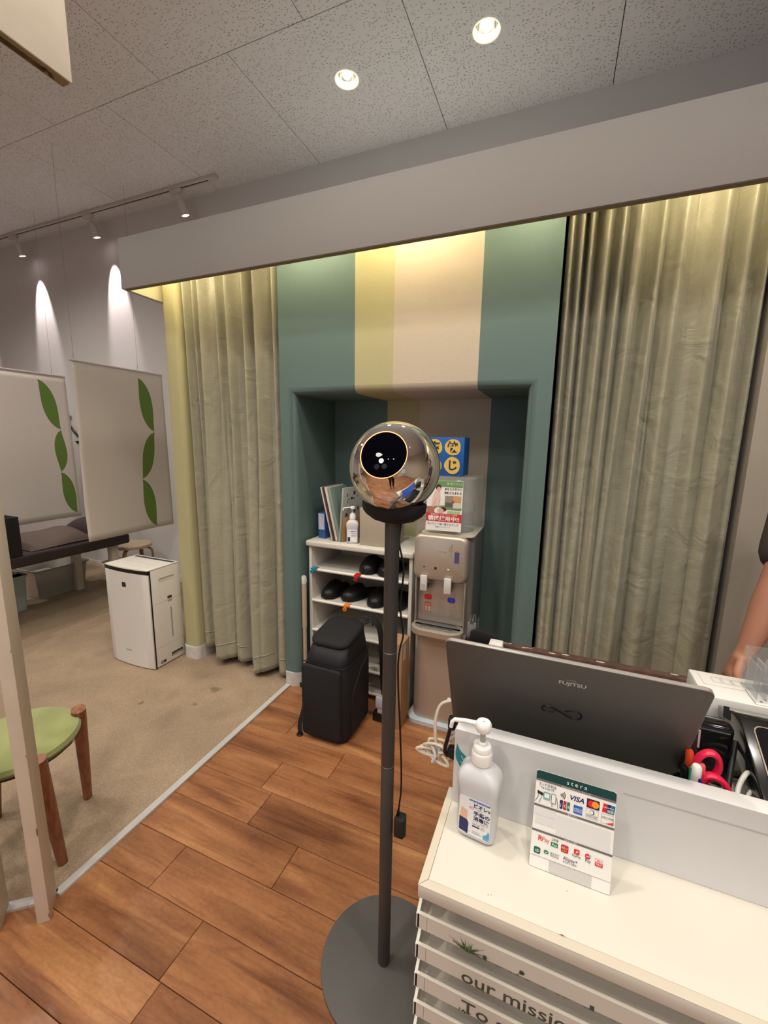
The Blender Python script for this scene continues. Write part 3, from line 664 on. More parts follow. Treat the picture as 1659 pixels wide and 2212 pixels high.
slab_thing('leaflet_stand', 'white leaflet stand with black print behind the small bottle', 'leaflet', (-1.00, 2.16, ZT_+.001), radians(-4), 0, (.10, .012, .235), PAPER, lambda b, s: [b.box((.005, -.0005, .20-k*.012), (.09-(k % 3)*.02, 0, .204-k*.012), INKB) for k in range(6)])

PUMPW = mat('pump_white', (240, 239, 235), .3, spec=.5); BOTW = mat('bottle_milky', (226, 228, 230), .25, trans=.15, spec=.5)
def bottle(name, label, cx, cy, z0, rz, k, detail):
    t = thing(name, label, 'sanitizer bottle', (cx, cy, z0), rz); Mx = WM[t]
    def sect(hw, hd, r, z):
        p = []
        for sx, sy, a0 in ((1, 1, 0), (-1, 1, 90), (-1, -1, 180), (1, -1, 270)):
            for i in range(6): a = radians(a0+i*18); p.append((sx*(hw-r)+r*cos(a), sy*(hd-r)+r*sin(a), z))
        return p
    mb = MB(); mb.M = Mx @ Matrix.Scale(k, 4)
    mb.rings([sect(.026, .019, .012, .0005), sect(.0305, .023, .012, .004), sect(.0310, .0235, .012, .012), sect(.0318, .0235, .012, .082), sect(.0332, .0245, .012, .088), sect(.0335, .0245, .012, .104), sect(.0315, .0230, .014, .113), sect(.0240, .0195, .0165, .122), sect(.0165, .0162, .0158, .1275), sect(.0145, .0145, .0142, .131)], BOTW); part('bottle_body', mb, t, sharp=50)
    mb = MB(); mb.M = Mx @ Matrix.Scale(k, 4); mb.lathe([(.0150, .129), (.0168, .131), (.0168, .147), (.0158, .150), (.0150, .151), (.0150, .157), (.0135, .160), (.0075, .161), (.0075, .165), (.005, .166)], PUMPW, seg=40); part('cap', mb, t)
    mb = MB(); mb.M = Mx @ Matrix.Scale(k, 4); mb.lathe([(.0042, .165), (.0042, .187)], mat('pump_stem_clear', (214, 214, 210), .2, trans=.4)); mb.lathe([(.0065, .1845), (.0115, .186), (.0128, .190), (.0128, .197), (.0105, .2005), (.001, .201)], PUMPW, seg=32, cap=False)
    mb.tube([(-.009, -.001, .1945), (-.030, -.003, .1935), (-.046, -.005, .191), (-.050, -.0055, .186), (-.0515, -.006, .176)], [.0042, .0036, .0034, .0034, .0030], PUMPW, 12); part('pump_head', mb, t)
    mb = MB(); F = Mx @ Matrix.Scale(k, 4) @ Matrix(((1, 0, 0, 0), (0, 0, -1, -.0237), (0, 1, 0, 0), (0, 0, 0, 1))); mb.M = F
    LB = mat('label_white', (240, 240, 240), .5); NV = mat('label_navy', (40, 44, 100), .6); BL = mat('label_blue', (48, 110, 196), .6); CY = mat('label_cyan', (80, 166, 214), .5)
    mb.rect(-.0255, .010, .0255, .078, LB, .0000, .004)
    if detail:
        mb.rect(-.010, .0725, .024, .0755, BL, .0002, .0014); mb.text('外出後に・共有スペースに・医薬部外品', -.0085, .0733, .0018, LB, .0004, width=.030)
        mb.text('ビオレu', -.003, .0632, .0088, INK, .0003, width=.026, bold=.03); mb.text('Bioré', .004, .0592, .0038, mat('label_grey', (130, 134, 150), .7), .0003)
        mb.text('手指の', -.002, .0500, .0082, INK, .0003, width=.026, bold=.03); mb.text('消毒液', -.002, .0405, .0082, INK, .0003, width=.026, bold=.03)
        mb.disc(-.0055, .0605, .0036, RED, .0002, .0026); mb.disc(-.0055, .0605, .0031, LB, .0003, .0021); mb.text('薬用', -.0080, .0596, .0024, RED, .0005)
        mb.text('ウイルス・細菌に効く', -.003, .0358, .0030, RED, .0003, width=.026); mb.text('洗浄 消毒', -.003, .0312, .0032, INK, .0003, width=.012)
        mb.rect(-.003, .0272, .009, .0296, INK, .0003); mb.disc(.0140, .0292, .0034, mat('label_gold', (206, 170, 100), .6), .0003); mb.disc(.0140, .0292, .0028, LB, .0004); mb.text('門', .0120, .0277, .0034, INKB, .0006)
        mb.poly([(.015, .012), (.0225, .011), (.0250, .014), (.0250, .026), (.0230, .029), (.0205, .022), (.015, .0185)], CY, .0003); mb.text('1プッシュ', .0155, .0135, .0030, LB, .0005, width=.008)
        mb.text('400 ml', -.015, .0150, .0030, INKB, .0003); mb.text('Hand Sanitizer', -.003, .0185, .0022, INKB, .0003); mb.text('指定医薬部外品', -.003, .0150, .0022, INKB, .0003)
        # plain navy and peach patches where the label shows its printed picture
        mb.poly([(-.0245, .013), (-.010, .010), (-.009, .030), (-.012, .036), (-.0245, .038)], NV, .0002)
        mb.poly([(-.0235, .038), (-.012, .036), (-.011, .052), (-.022, .056)], mat('label_peach', (236, 190, 160), .6), .0003)
    else:
        mb.text('手指の', -.004, .052, .009, INK, .0003, width=.024); mb.text('消毒液', -.004, .040, .009, INK, .0003, width=.024); mb.rect(-.008, .066, .022, .070, BL, .0002); mb.rect(-.024, .012, -.010, .036, NV, .0002)
    part('label', mb, t, recalc=False, label='white printed label')
    return t
bottle('sanitizer_bottle', 'white pump bottle of hand sanitizer on the counter beside the teal leaf sticker', -.0735, .616, .7808, radians(-6), 1.0, True)
bottle('sanitizer_bottle', 'small pump bottle of hand sanitizer on the shoe rack, farther one', -.992, 1.985, ZT_, radians(20), 1.0, False)

# ================================================================ WATER DISPENSER
DISP = mat('champagne_silver', (186, 174, 160), .34, metal=.5); DISG = mat('silver_grey_side', (128, 128, 126), .42, metal=.3); DLIGHT = mat('dispenser_white', (214, 212, 208), .4)
wd = thing('water_dispenser', 'silver water dispenser with red and blue taps inside the alcove', 'water dispenser', (-.465, 2.0, 0))
def rrect(x0, x1, y0, y1, r, z, n=5):
    p = []
    for cx, cy, a0 in ((x1-r, y1-r, 0), (x0+r, y1-r, 90), (x0+r, y0+r, 180), (x1-r, y0+r, 270)):
        for i in range(n+1): a = radians(a0+i*90/n); p.append((cx+r*cos(a), cy+r*sin(a), z))
    return p
mb = MB(); mb.rings([rrect(-.612, -.292, 1.838, 2.21, .05, z) for z in (.001, .004, .022)] + [rrect(-.606, -.300, 1.846, 2.2, .05, .028)], mat('pale_blue_foot', (196, 206, 214), .5)); part('base', mb, wd, label='pale blue-white foot')
mb = MB(); mb.rings([rrect(-.590, -.320, 1.862, 2.19, .045, z) for z in (.028, .496)], DISP); part('lower_body', mb, wd, sharp=50)
mb = MB(); mb.rings([rrect(-.592, -.318, 1.905, 2.195, .02, z) for z in (.496, .985)], DISG)
part('upper_body', mb, wd, sharp=50, label='grey silver side housing')
mb = MB(); mb.box((-.583, 1.898, .54), (-.350, 1.9045, .768), DISP, .002)
for x in (-.590, -.350): mb.box((x, 1.868, .535), (x+.006, 1.9045, .77), mat('satin_silver_edge', (200, 196, 188), .25, metal=.7), .002)
part('recess_panel', mb, wd)
mb = MB(); mb.rings([rrect(-.594, -.344, 1.800, 1.92, .06, .500), rrect(-.597, -.341, 1.795, 1.92, .062, .506), rrect(-.597, -.341, 1.795, 1.92, .062, .532), rrect(-.592, -.346, 1.802, 1.92, .06, .536)], DISP); mb.rings([rrect(-.583, -.355, 1.812, 1.90, .05, .5362), rrect(-.580, -.358, 1.815, 1.90, .05, .5366)], DISG)
mb.box((-.54, 1.838, .5366), (-.402, 1.852, .5385), mat('drain_slot', (70, 66, 62), .6), .003); mb.lathe([(.0001, .5366), (.011, .5368), (.010, .5388), (.0001, .539)], MATS['drain_slot'], (-.54, 1.845, 0), 16, cap=False); mb.lathe([(.0001, .5366), (.011, .5368), (.010, .5388), (.0001, .539)], MATS['drain_slot'], (-.402, 1.845, 0), 16, cap=False)
part('drip_tray', mb, wd)
# head: rounded in the front plane
def head_ring(i, y):
    x0, x1, z0, z1 = -.597+i, -.338-i, .766+i, .988-i; r = .035; p = []
    for cx, cz, a0 in ((x1-r, z1-r, 0), (x0+r, z1-r, 90), (x0+r, z0+r, 180), (x1-r, z0+r, 270)):
        for k in range(7): a = radians(a0+k*15); p.append((cx+r*cos(a), y, cz+r*sin(a)))
    return p
mb = MB(); mb.rings([head_ring(.0, 1.93), head_ring(0, 1.862), head_ring(.004, 1.852), head_ring(.012, 1.847)], DISP); part('head_cover', mb, wd, sharp=50)
for x, m2, nm in ((-.539, RED, 'hot'), (-.423, mat('tap_blue', (50, 70, 190), .5), 'cold')):
    mb = MB(); mb.box((x-.017, 1.832, .715), (x+.017, 1.846, .792), DLIGHT, .004); mb.box((x-.009, 1.846, .71), (x+.009, 1.90, .735), DISG, .002)
    if nm == 'hot': mb.box((x-.010, 1.8312, .728), (x+.008, 1.832, .750), mat('lever_inset', (186, 184, 180), .5))
    part('tap_lever', mb, wd)
    mb = MB(); mb.M = frame((x+.008, 1.8975, .664), (1, 0, 0), (0, 0, 1)); mb.rect(-.019, -.013, .019, .013, m2, .0004, .009); part('tap_mark', mb, wd, recalc=False)
mb = MB(); mb.M = frame((0, 1.8466, 0), (1, 0, 0), (0, 0, 1)); CND = mat('candle_violet', (84, 78, 118), .6); GLD = mat('sticker_gold', (176, 150, 112), .5)
mb.rect(-.398, .866, -.376, .918, CND, .0002); mb.disc(-.387, .934, .006, mat('flame_orange', (226, 150, 80), .6), .0002, .010); mb.line([(-.387, .918), (-.387, .925)], .0015, INKB, .0003)
gx, gz = -.417, .93; mb.line([(gx+.010*cos(a)*(1-k*.03), gz-.006+.010*sin(a)*(1-k*.03)) for k, a in enumerate([i*.4 for i in range(16)])], .002, GLD, .0002); mb.line([(gx-.006, gz-.034), (gx+.002, gz-.028), (gx+.004, gz+.024), (gx+.010, gz+.020), (gx-.004, gz+.004)], .002, GLD, .0002)
mb.text('CORTEA', -.478, .908, .011, mat('engraved_grey', (150, 140, 126), .5), .0002); mb.rect(-.545, .828, -.539, .834, INKB, .0002); mb.rect(-.492, .824, -.480, .836, INKB, .0002); mb.disc(-.425, .832, .003, mat('led_green', (120, 230, 90), .5, emit=(120, 240, 90), estr=2), .0003)
part('front_sticker', mb, wd, recalc=False, label='candle and clef stickers with indicator dots')
mb = MB(); mb.M = frame((0, 1.8975, -.028), (1, 0, 0), (0, 0, 1)); RB = mat('rust_red_print', (176, 76, 60), .6)
mb.rect(-.548, .618, -.516, .664, RB, .0003); 
for r in range(2):
    for c in range(2): mb.rect(-.5455+c*.015, .6205+r*.0125, -.5325+c*.015, .631+r*.0125, mat('sticker_pale', (214, 196, 176), .6), .0005)
mb.text('熱湯', -.545, .648, .013, MATS['sticker_pale'], .0005); mb.text('注意', -.545, .634, .010, RB, .0007); mb.text('高温', -.545, .622, .010, RB, .0007)
part('warning_sticker', mb, wd, recalc=False)
# clear cover with the bottle inside
mb = MB(); o1 = [rrect(-.560, -.322, 1.885, 2.14, .03, z) for z in (.987, 1.255)] + [rrect(-.552, -.330, 1.893, 2.132, .03, 1.262)]
mb.rings(o1, GLASS); cv = part('clear_cover', mb, wd, sharp=50, label='clear bottle cover')
cv.modifiers.new('wall', 'SOLIDIFY').thickness = .0025
mb = MB(); rr = random.Random(5); R_ = []
for k in range(10):
    z = .992+.024*k; q = 1 if k < 7 else (.92, .7, .35)[k-7]
    R_.append([(-.441+(.095*q+rr.uniform(-.006, .006))*cos(a), 2.01+(.095*q+rr.uniform(-.006, .006))*sin(a), z) for a in [2*pi*i/18 for i in range(18)]])
mb.rings(R_, mat('crumpled_pet', (215, 222, 226), .06, alpha=.16, spec=1), smooth=False); part('water_bottle', mb, wd, sharp=0, label='crumpled clear water bottle')
mb = MB(); mb.rings([rrect(-.575, -.318, 1.875, 2.16, .03, z) for z in (.985, .992)], mat('dispenser_top_cream', (196, 190, 170), .5)); part('top_rim', mb, wd)

# tied poster card leaning on the cover
mb = MB(); F = frame((-.548, 1.868, 1.008), (.165, .003, 0), (0, .012, .232)); mb.M = F
mb.rect(0, 0, .168, .235, PAPER, 0, .004); GR = mat('poster_green', (112, 150, 96), .6); PRD = mat('poster_red', (200, 52, 54), .6); PK = mat('poster_skin', (222, 176, 156), .6); PG = mat('poster_pink', (226, 200, 190), .7); PDK = mat('poster_dark', (52, 46, 44), .7)
mb.rect(.001, .205, .167, .234, GR, .0003, .003); mb.poly([(.0, .100), (.165, .100), (.165, .112), (.10, .122), (.0, .110)], GR, .0003)
mb.disc(.098, .222, .006, mat('poster_pale_green', (160, 196, 140), .6), .0006); mb.disc(.114, .222, .006, MATS['poster_pale_green'], .0006); mb.text('りらくる', .122, .2175, .0105, PAPER, .0006, width=.04)
mb.text('あなたの手から', .082, .192, .013, INKB, .0006, width=.080, bold=.02); mb.text('笑顔が生まれる', .082, .174, .013, INKB, .0006, width=.080, bold=.02)
mb.rect(.086, .108, .162, .166, mat('poster_photo_a', (150, 140, 122), .7), .0005); mb.rect(.125, .138, .161, .165, mat('poster_photo_b', (206, 160, 110), .7), .0006); mb.rect(.127, .110, .161, .136, mat('poster_photo_c', (214, 208, 196), .7), .0006); mb.rect(.088, .112, .122, .135, mat('poster_photo_d', (90, 96, 86), .7), .0006); mb.disc(.125, .138, .006, RED, .0009)
mb.poly([(.022, .115), (.050, .118), (.066, .150), (.062, .185), (.050, .192), (.036, .180), (.026, .15)], PG, .0005); mb.disc(.054, .202, .013, PDK, .0006, .015); mb.disc(.056, .194, .0095, PK, .0008, .011); mb.poly([(.030, .110), (.036, .108), (.048, .150), (.042, .155)], PK, .0008); mb.poly([(.052, .110), (.058, .108), (.066, .145), (.060, .150)], PK, .0008)
mb.poly([(.002, .082), (.060, .082), (.055, .100), (.034, .112), (.004, .112)], mat('poster_rust', (176, 112, 92), .7), .0007); mb.disc(.058, .094, .020, PAPER, .0008, .015); mb.disc(.068, .094, .015, PK, .0010, .012); mb.disc(.082, .102, .014, PDK, .0009, .010); mb.rect(.100, .082, .160, .096, mat('poster_pale_floor', (176, 190, 150), .7), .0004)
mb.rect(0, .044, .168, .082, PRD, .0012); mb.text('業績拡大につきセラピスト大募集', .022, .0735, .0085, PAPER, .0015, width=.125); mb.text('積極採用中!!', .010, .0500, .024, PAPER, .0015, width=.148, bold=.025)
mb.text('私たちと一緒に働きませんか', .008, .0270, .013, mat('ink_mid', (90, 92, 100), .7), .0006, width=.148); mb.text('未経験者OK・詳しくはスタッフまで', .045, .0155, .006, INKB, .0006, width=.07)
t = mb.bm; ext = bmesh.ops.extrude_face_region  # paper body
mb.M = F; mb.box((0, 0, -.0012), (.168, .235, -.0002), PAPER)
solo('recruitment_poster', mb, 'recruiting card with a red band leaning on the clear bottle cover', 'poster', recalc=False)

mb = MB(); bx0, bx1, by0, by1, bz0, bz1 = -.632, -.388, 1.900, 2.02, 1.2650, 1.440; BLU = mat('box_blue', (30, 92, 168), .4); YEL = mat('circle_yellow', (224, 192, 92), .6)
mb.box((bx0, by0, bz0), (bx1, by1, bz1), BLU, .001); mb.M = frame((bx0, by0-.0004, bz0), (1, 0, 0), (0, 0, 1))
for (cx, cz, ch) in ((.105, .130, '爽'), (.192, .130, '快'), (.105, .047, 'ま'), (.192, .047, 'じ'), (.030, .130, '気'), (.030, .047, 'は')):
    mb.poly([(cx+.037*(1+.05*sin(3*a+cx*90))*cos(a), cz+.038*(1+.05*cos(2*a+cz*50))*sin(a)) for a in [2*pi*i/24 for i in range(24)]], YEL, .0002); mb.text(ch, cx, cz-.018, .052, INK, .0005, align='CENTER', bold=.03)
solo('blue_box', mb, 'blue box with yellow circles of Japanese letters on top of the dispenser', 'box', recalc=False)

# ================================================================ BACKPACK
BK = mat('black_nylon', (24, 24, 27), .8, bump=.15, bscale=900); BK2 = mat('black_nylon_smooth', (20, 22, 29), .65); ZIP = mat('zip_black', (12, 12, 13), .4)
bp = thing('backpack', 'large black boxy backpack standing in front of the shoe rack', 'backpack', (-.925, 1.67, 0))
def sq(x0, x1, y0, y1, r, z, tilt=0):
    return [(x, y, z + tilt*(y-y0)) for x, y, z in rrect(x0, x1, y0, y1, r, z, 6)]
mb = MB(); mb.rings([sq(-1.010, -.825, 1.56, 1.79, .05, .001), sq(-1.030, -.808, 1.540, 1.81, .055, .012), sq(-1.036, -.800, 1.534, 1.815, .055, .05), sq(-1.038, -.798, 1.532, 1.82, .05, .25), sq(-1.036, -.800, 1.534, 1.82, .05, .37), sq(-1.030, -.806, 1.540, 1.815, .05, .392)], BK); part('main_compartment', mb, bp, sharp=60)
mb = MB(); mb.rings([sq(-1.026, -.810, 1.546, 1.815, .05, .388), sq(-1.030, -.806, 1.545, 1.815, .05, .400), sq(-1.018, -.822, 1.580, 1.812, .05, .462, .12)], BK2); part('upper_section', mb, bp, sharp=60)
mb = MB(); mb.rings([sq(-1.014, -.826, 1.584, 1.806, .05, .460, .12), sq(-1.022, -.818, 1.576, 1.81, .052, .468, .12), sq(-1.022, -.818, 1.578, 1.81, .052, .482, .13), sq(-1.012, -.830, 1.592, 1.80, .05, .494, .14), sq(-.985, -.86, 1.64, 1.77, .04, .503, .12)], BK); part('lid', mb, bp, sharp=60)
mb = MB(); mb.rings([[(x, y-.0, z) for x, z, y in [(cx+r*cos(a), cz+r*sin(a), yy) for cx, cz, a0 in ((-.845, .365, 0), (-1.005, .365, 90), (-1.005, .05, 180), (-.845, .05, 270)) for a in [radians(a0+k*18) for k in range(6)] for r in (rr_,)]] for yy, rr_ in ((1.536, .024), (1.526, .022), (1.522, .014))], BK); part('front_pocket', mb, bp, sharp=60)
mb = MB(); mb.tube(smooth_path([(-.829, 1.528, .03), (-.826, 1.527, .2), (-.828, 1.528, .36)], 8), .0022, ZIP, 6); mb.tube(smooth_path([(-1.03, 1.543, .393), (-.93, 1.534, .395), (-.815, 1.545, .393), (-.797, 1.62, .395), (-.797, 1.78, .400)], 8), .0022, ZIP, 6); part('zip', mb, bp)
mb = MB(); mb.rings([[(xx, y, z) for y, z in [(1.59+.09+a*.09, .04+b*.26) for a, b in ((-1, 0), (-1.05, .5), (-.9, .8), (.2, 1.15), (1, 1.25), (1.05, .5), (1, 0))]] for xx in (-.801, -.792)], BK2); part('side_pocket', mb, bp, sharp=60)
mb = MB()
def strap(mb, pts, w, th, m, side=(0, 1, 0)):
    pts = smooth_path(pts, 6); s = Vector(side); R_ = []
    for i, p in enumerate(pts):
        d = (pts[min(i+1, len(pts)-1)]-pts[max(i-1, 0)]).normalized(); n = d.cross(s).normalized(); sv = n.cross(d).normalized()
        R_.append([p+sv*w/2*cos(a)+n*th/2*sin(a) for a in [2*pi*k/12 for k in range(12)]])
    mb.rings(R_, m)
strap(mb, [(-.84, 1.825, .50), (-.80, 1.84, .515), (-.765, 1.845, .47), (-.752, 1.845, .34), (-.748, 1.85, .22), (-.738, 1.85, .12)], .055, .016, BK); part('shoulder_strap', mb, bp)
mb = MB(); strap(mb, [(-.88, 1.815, .515), (-.84, 1.83, .535), (-.80, 1.825, .52), (-.79, 1.81, .50)], .022, .008, BK2); part('carry_handle', mb, bp)
mb = MB(); strap(mb, [(-1.038, 1.60, .22), (-1.05, 1.575, .12), (-1.058, 1.55, .05), (-1.052, 1.54, .012)], .024, .005, BK2, (1, 0, 0)); mb.lathe([(.012, 0), (.016, .003), (.012, .008), (.006, .008)], ZIP, (-1.05, 1.535, .001), 12); part('waist_strap', mb, bp)

# cardboard box, brush and tube around the rack
mb = MB(); KR = mat('kraft_box', (168, 132, 96), .8); mb.box((-.700, 1.66, .001), (-.612, 1.905, .455), KR, .002); mb.box((-.700, 1.659, .35), (-.690, 1.66, .455), mat('tape_tan', (196, 170, 130), .4)); mb.box((-.6118, 1.70, .36), (-.6112, 1.78, .44), mat('box_label_pale', (206, 200, 192), .7)); mb.bm.verts.ensure_lookup_table()
bmesh.ops.transform(mb.bm, matrix=Matrix.Translation((-.69, 1.84, 0)) @ Matrix.Scale(.45, 4, (0, 1, 0)) @ Matrix.Translation((.69, -1.84, 0)), verts=mb.bm.verts[:])
solo('cardboard_box', mb, 'tall narrow cardboard box mostly hidden behind the pole stand', 'box')
mb = MB(); mb.lathe([(.013, 0), (.014, .25), (.0135, .262)], mat('tube_beige', (190, 168, 146), .4), (-1.255, 1.905, .36), 20); mb.lathe([(.014, .262), (.0145, .30), (.012, .304)], mat('tube_cap_clear', (214, 212, 206), .3), (-1.255, 1.905, .36), 20); mb.tube(smooth_path([(-1.270, 1.905, .655), (-1.262, 1.903, .668), (-1.246, 1.903, .668), (-1.238, 1.905, .650), (-1.24, 1.91, .63)], 5), .0015, TW, 6); mb.tube([(-1.255, 1.905, .36), (-1.255, 1.905, .02)], .011, MATS['tube_beige'], 12); mb.lathe([(.035, 0), (.035, .02)], MBLACK, (-1.255, 1.905, .001), 16)
solo('rolled_tube', mb, 'slim beige upright tube with a clear cap left of the shoe rack', 'tube')
mb = MB(); mb.box((-.745, 1.60, .075), (-.690, 1.62, .14), mat('pale_violet_bag', (196, 196, 214), .5, bump=.6, bscale=40), .012); mb.box((-.76, 1.60, .0005), (-.68, 1.64, .05), BLACK, .01); bmesh.ops.translate(mb.bm, vec=(-.01, .17, .0), verts=mb.bm.verts[:])
mb.box((-.745, 1.775, .045), (-.705, 1.79, .085), MATS['pale_violet_bag'], .006)
solo('cleaning_brush', mb, 'pale plastic pouch on a black block beside the backpack', 'pouch')
mb = MB(); mb.prism([(1.99, .50), (2.10, .72), (2.13, .72), (2.13, .60), (2.05, .50)], 'x', SX1+.001, SX1+.022, BLACK, bev=.002); solo('hanging_pouch', mb, 'small black flat pouch hung on the right side of the rack', 'pouch')
# ================================================================ COUNTER
CW = mat('counter_white', (214, 209, 197), .38, var=.02, vscale=3); CWE = mat('counter_edge_tape', (206, 198, 180), .45); CSH = mat('counter_inner_white', (214, 210, 208), .5)
ct = thing('counter', 'white reception counter with stepped magazine-rack front and low screen behind', 'counter', (.4, .57, 0))
CX0, CX1, CZ, CY = -.138, 1.15, .780, .494
mb = MB(); mb.box((CX0, CY, CZ-.022), (CX1, .686, CZ), CW, .0015); part('top_board', mb, ct)
mb = MB(); # edge tape with a mitred corner, raised by a hair
mb.poly([(CX0, CY), (CX1, CY), (CX1, CY+.013), (CX0+.012, CY+.013)], CWE, CZ+.0002); mb.poly([(CX0, CY), (CX0+.012, CY+.013), (CX0+.012, .657), (CX0, .657)], CWE, CZ+.0002)
SEAM = mat('seam_brown', (120, 100, 70), .8)
mb.line([(CX0+.001, CY+.001), (CX0+.012, CY+.013), (CX0+.012, .656)], .0006, SEAM, CZ+.0004); mb.line([(CX0+.012, CY+.013), (.30, CY+.013)], .0004, mat('seam_pale', (196, 180, 150), .8), CZ+.0004)
mb.poly([(.052, CY+.0125), (.062, CY+.0125), (.057, CY+.0145)], SEAM, CZ+.0006)
for x, y in ((-.041, .52), (-.037, .521), (.064, .57)): mb.disc(x, y, .0007, SEAM, CZ+.0004, n=8)
part('edge_tape', mb, ct, recalc=False)
# side and rack frame
mb = MB(); mb.box((CX0+.006, CY+.045, 0), (CX1, .6565, CZ-.0225), CSH); part('carcass', mb, ct)
LZ = [.730, .674, .619, .5635, .508, .4525, .397, .3415, .286, .2305, .175, .1195]
SIL = mat('print_dark_green', (72, 82, 70), .6); GRS = mat('print_grass_green', (58, 84, 48), .6); GRS2 = mat('print_grass_light', (110, 134, 92), .6)
for i, z in enumerate(LZ):
    mb = MB(); zl = z-.028
    pf = [(CY, z), (CY+.0045, z), (CY+.0045, zl+.004), (CY+.044, zl+.004), (CY+.044, zl), (CY+.002, zl), (CY, zl+.002)]
    mb.prism(pf, 'x', CX0+.001, CX1, CW if i else CW); mb.prism([(CY, z-.001), (CY+.004, z), (CY+.044, z+.0275), (CY+.044, zl+.004), (CY+.004, zl+.004), (CY, zl+.003)], 'x', CX0-.001, CX0+.0035, CW)
    mb.box((CX0+.0155, CY-.0002, zl+.001), (CX0+.0159, CY, z-.001), SEAM)
    part('rack_tier', mb, ct)
mb = MB(); mb.M = frame((0, CY-.0004, 0), (1, 0, 0), (0, 0, 1))
def dec_text(s, x, base, size, width=None, shear=0, off=.0):
    for z in LZ[:6]: mb.text(s, x, base, size, SIL, 0, width=width, bold=.008, clip=(z-.0275, z-.0005), shear=shear)
rr = random.Random(2)
for k in range(46):
    a = radians(rr.uniform(12, 165)); L_ = rr.uniform(.010, .030)*(1 if abs(math.degrees(a)-90) > 25 else .75); c = rr.uniform(-.4, .4); bx = -.0615+rr.uniform(-.004, .004); bz = .7035
    p = [(bx+L_*q*cos(a+c*q*.6), bz+L_*q*sin(a+c*q*.6)*.85) for q in (0, .35, .7, 1)]
    for j in range(3): 
        if p[j+1][1] < .7295: mb.line(p[j:j+2], (.0011, .0008, .0004)[j], GRS if k % 3 else GRS2, .0002+.00001*k)
part('printed_plant', mb, ct, recalc=False, label='dark green grass tuft print')
for tx_, base, wd_, bx_ in (('demand understand', .6895, .40, -.058), ('our mission', .6480, .158, -.0690), ('To accept all', .5935, .18, -.0665)):
    mb = MB(); mb.M = frame((0, CY-.0004, 0), (1, 0, 0), (0, 0, 1)); dec_text(tx_, bx_, base, .030, width=wd_)
    if base < .6: 
        for k in range(9): mb.disc(-.066+rr.uniform(-.006, .014), .593+rr.uniform(0, .004), .0013, GRS, .0002, n=6)
    if base > .68: mb.disc(.012, .7105, .0035, SIL, .0002, n=14); mb.line([(.012, .7105), (.006, .7045)], .0008, SIL, .0002)
    part('printed_lettering', mb, ct, recalc=False, label='dark green printed lettering')
# low screen at the back of the counter
mb = MB(); mb.box((-.126, .657, CZ+.0005), (CX1, .6575, .9245), mat('screen_pale_grey', (216, 216, 216), .22, coat=.25)); mb.box((-.125, .6576, CZ+.0005), (CX1, .6855, .925), mat('screen_board', (222, 222, 222), .4), .001)
part('screen_board', mb, ct)
TEAL = mat('teal_sticker', (30, 134, 142), .5)
mb = MB(); mb.M = frame((0, .6566, 0), (1, 0, 0), (0, 0, 1))
lf = [(-.1215, .898), (-.116, .886), (-.104, .876), (-.093, .866), (-.088, .852), (-.092, .838), (-.099, .826), (-.106, .812), (-.110, .822), (-.112, .834), (-.111, .845), (-.116, .856), (-.122, .868), (-.1235, .880)]
mb.poly([(p.x, p.y) for p in smooth_path([(x, y, 0) for x, y in lf+lf[:1]], 4)][:-1], TEAL, .0002)
VW = mat('sticker_white', (230, 236, 236), .5)
mb.line([(-.094, .842), (-.104, .858), (-.113, .876)], .0011, VW, .0004); mb.line([(-.100, .850), (-.099, .864)], .0009, VW, .0004); mb.line([(-.100, .838), (-.109, .846), (-.114, .856)], .0011, VW, .0004); mb.line([(-.106, .858), (-.114, .864)], .0008, VW, .0004); mb.line([(-.104, .826), (-.109, .836)], .0009, VW, .0004)
for k in range(5): a = 2*pi*k/5+.3; mb.disc(-.1065+.0035*cos(a), .8395+.0035*sin(a), .0022, VW, .0006, n=10)
part('leaf_sticker', mb, ct, recalc=False, label='teal leaf sticker with a white flower')
mb = MB(); mb.M = frame((0, .6566, 0), (1, 0, 0), (0, 0, 1))
mb.rect(.135, .893, 1.1, .8945, mat('screen_groove', (190, 190, 190), .5), .0002); part('groove_line', mb, ct, recalc=False)

# payment sign
ps = thing('payment_sign', 'small leaning card of payment logos on the counter right of the bottle', 'sign', (.065, .60, CZ))
F = frame((.0105, .588, CZ+.001), (1, -.01, 0), (0, .038, .136)); WD, HT = .110, .1412
mb = MB(); mb.M = F; mb.rect(0, 0, WD, HT, PAPER, 0, .003); mb.box((0.0003, 0.0003, -.0016), (WD-.0003, HT-.0003, -.0001), mat('acrylic_card', (214, 216, 214), .2)); part('card', mb, ps, recalc=False)
mb = MB(); mb.M = F
def U(u): return u*WD
def Vv(v): return v*HT
DG = mat('sign_dark_green', (12, 62, 60), .5); SG = mat('sign_strip_grey', (112, 106, 108), .5); SP = mat('sign_patch', (222, 222, 220), .6); NVY = mat('logo_navy', (30, 36, 96), .6)
mb.poly([(U(0), Vv(.914)), (U(1), Vv(.914)), (U(1), Vv(.985)), (U(.975), Vv(1)), (U(.025), Vv(1)), (U(0), Vv(.985))], DG, .0003)
mb.rect(U(0), Vv(.892), U(1), Vv(.914), SG, .0003); mb.rect(0, Vv(.627), U(1), Vv(.649), SG, .0003); mb.rect(0, Vv(.367), U(1), Vv(.389), SG, .0003)
mb.text('s t e r a', U(.52), Vv(.938), .0088, PAPER, .0006, align='CENTER', width=U(.25)); mb.text('クレジット / デビット / プリペイド', U(.33), Vv(.8955), .0030, PAPER, .0006, width=U(.36)); mb.text('電子マネー', U(.43), Vv(.631), .0030, PAPER, .0006, width=U(.12)); mb.text('QRコード決済', U(.42), Vv(.371), .0030, PAPER, .0006, width=U(.15))
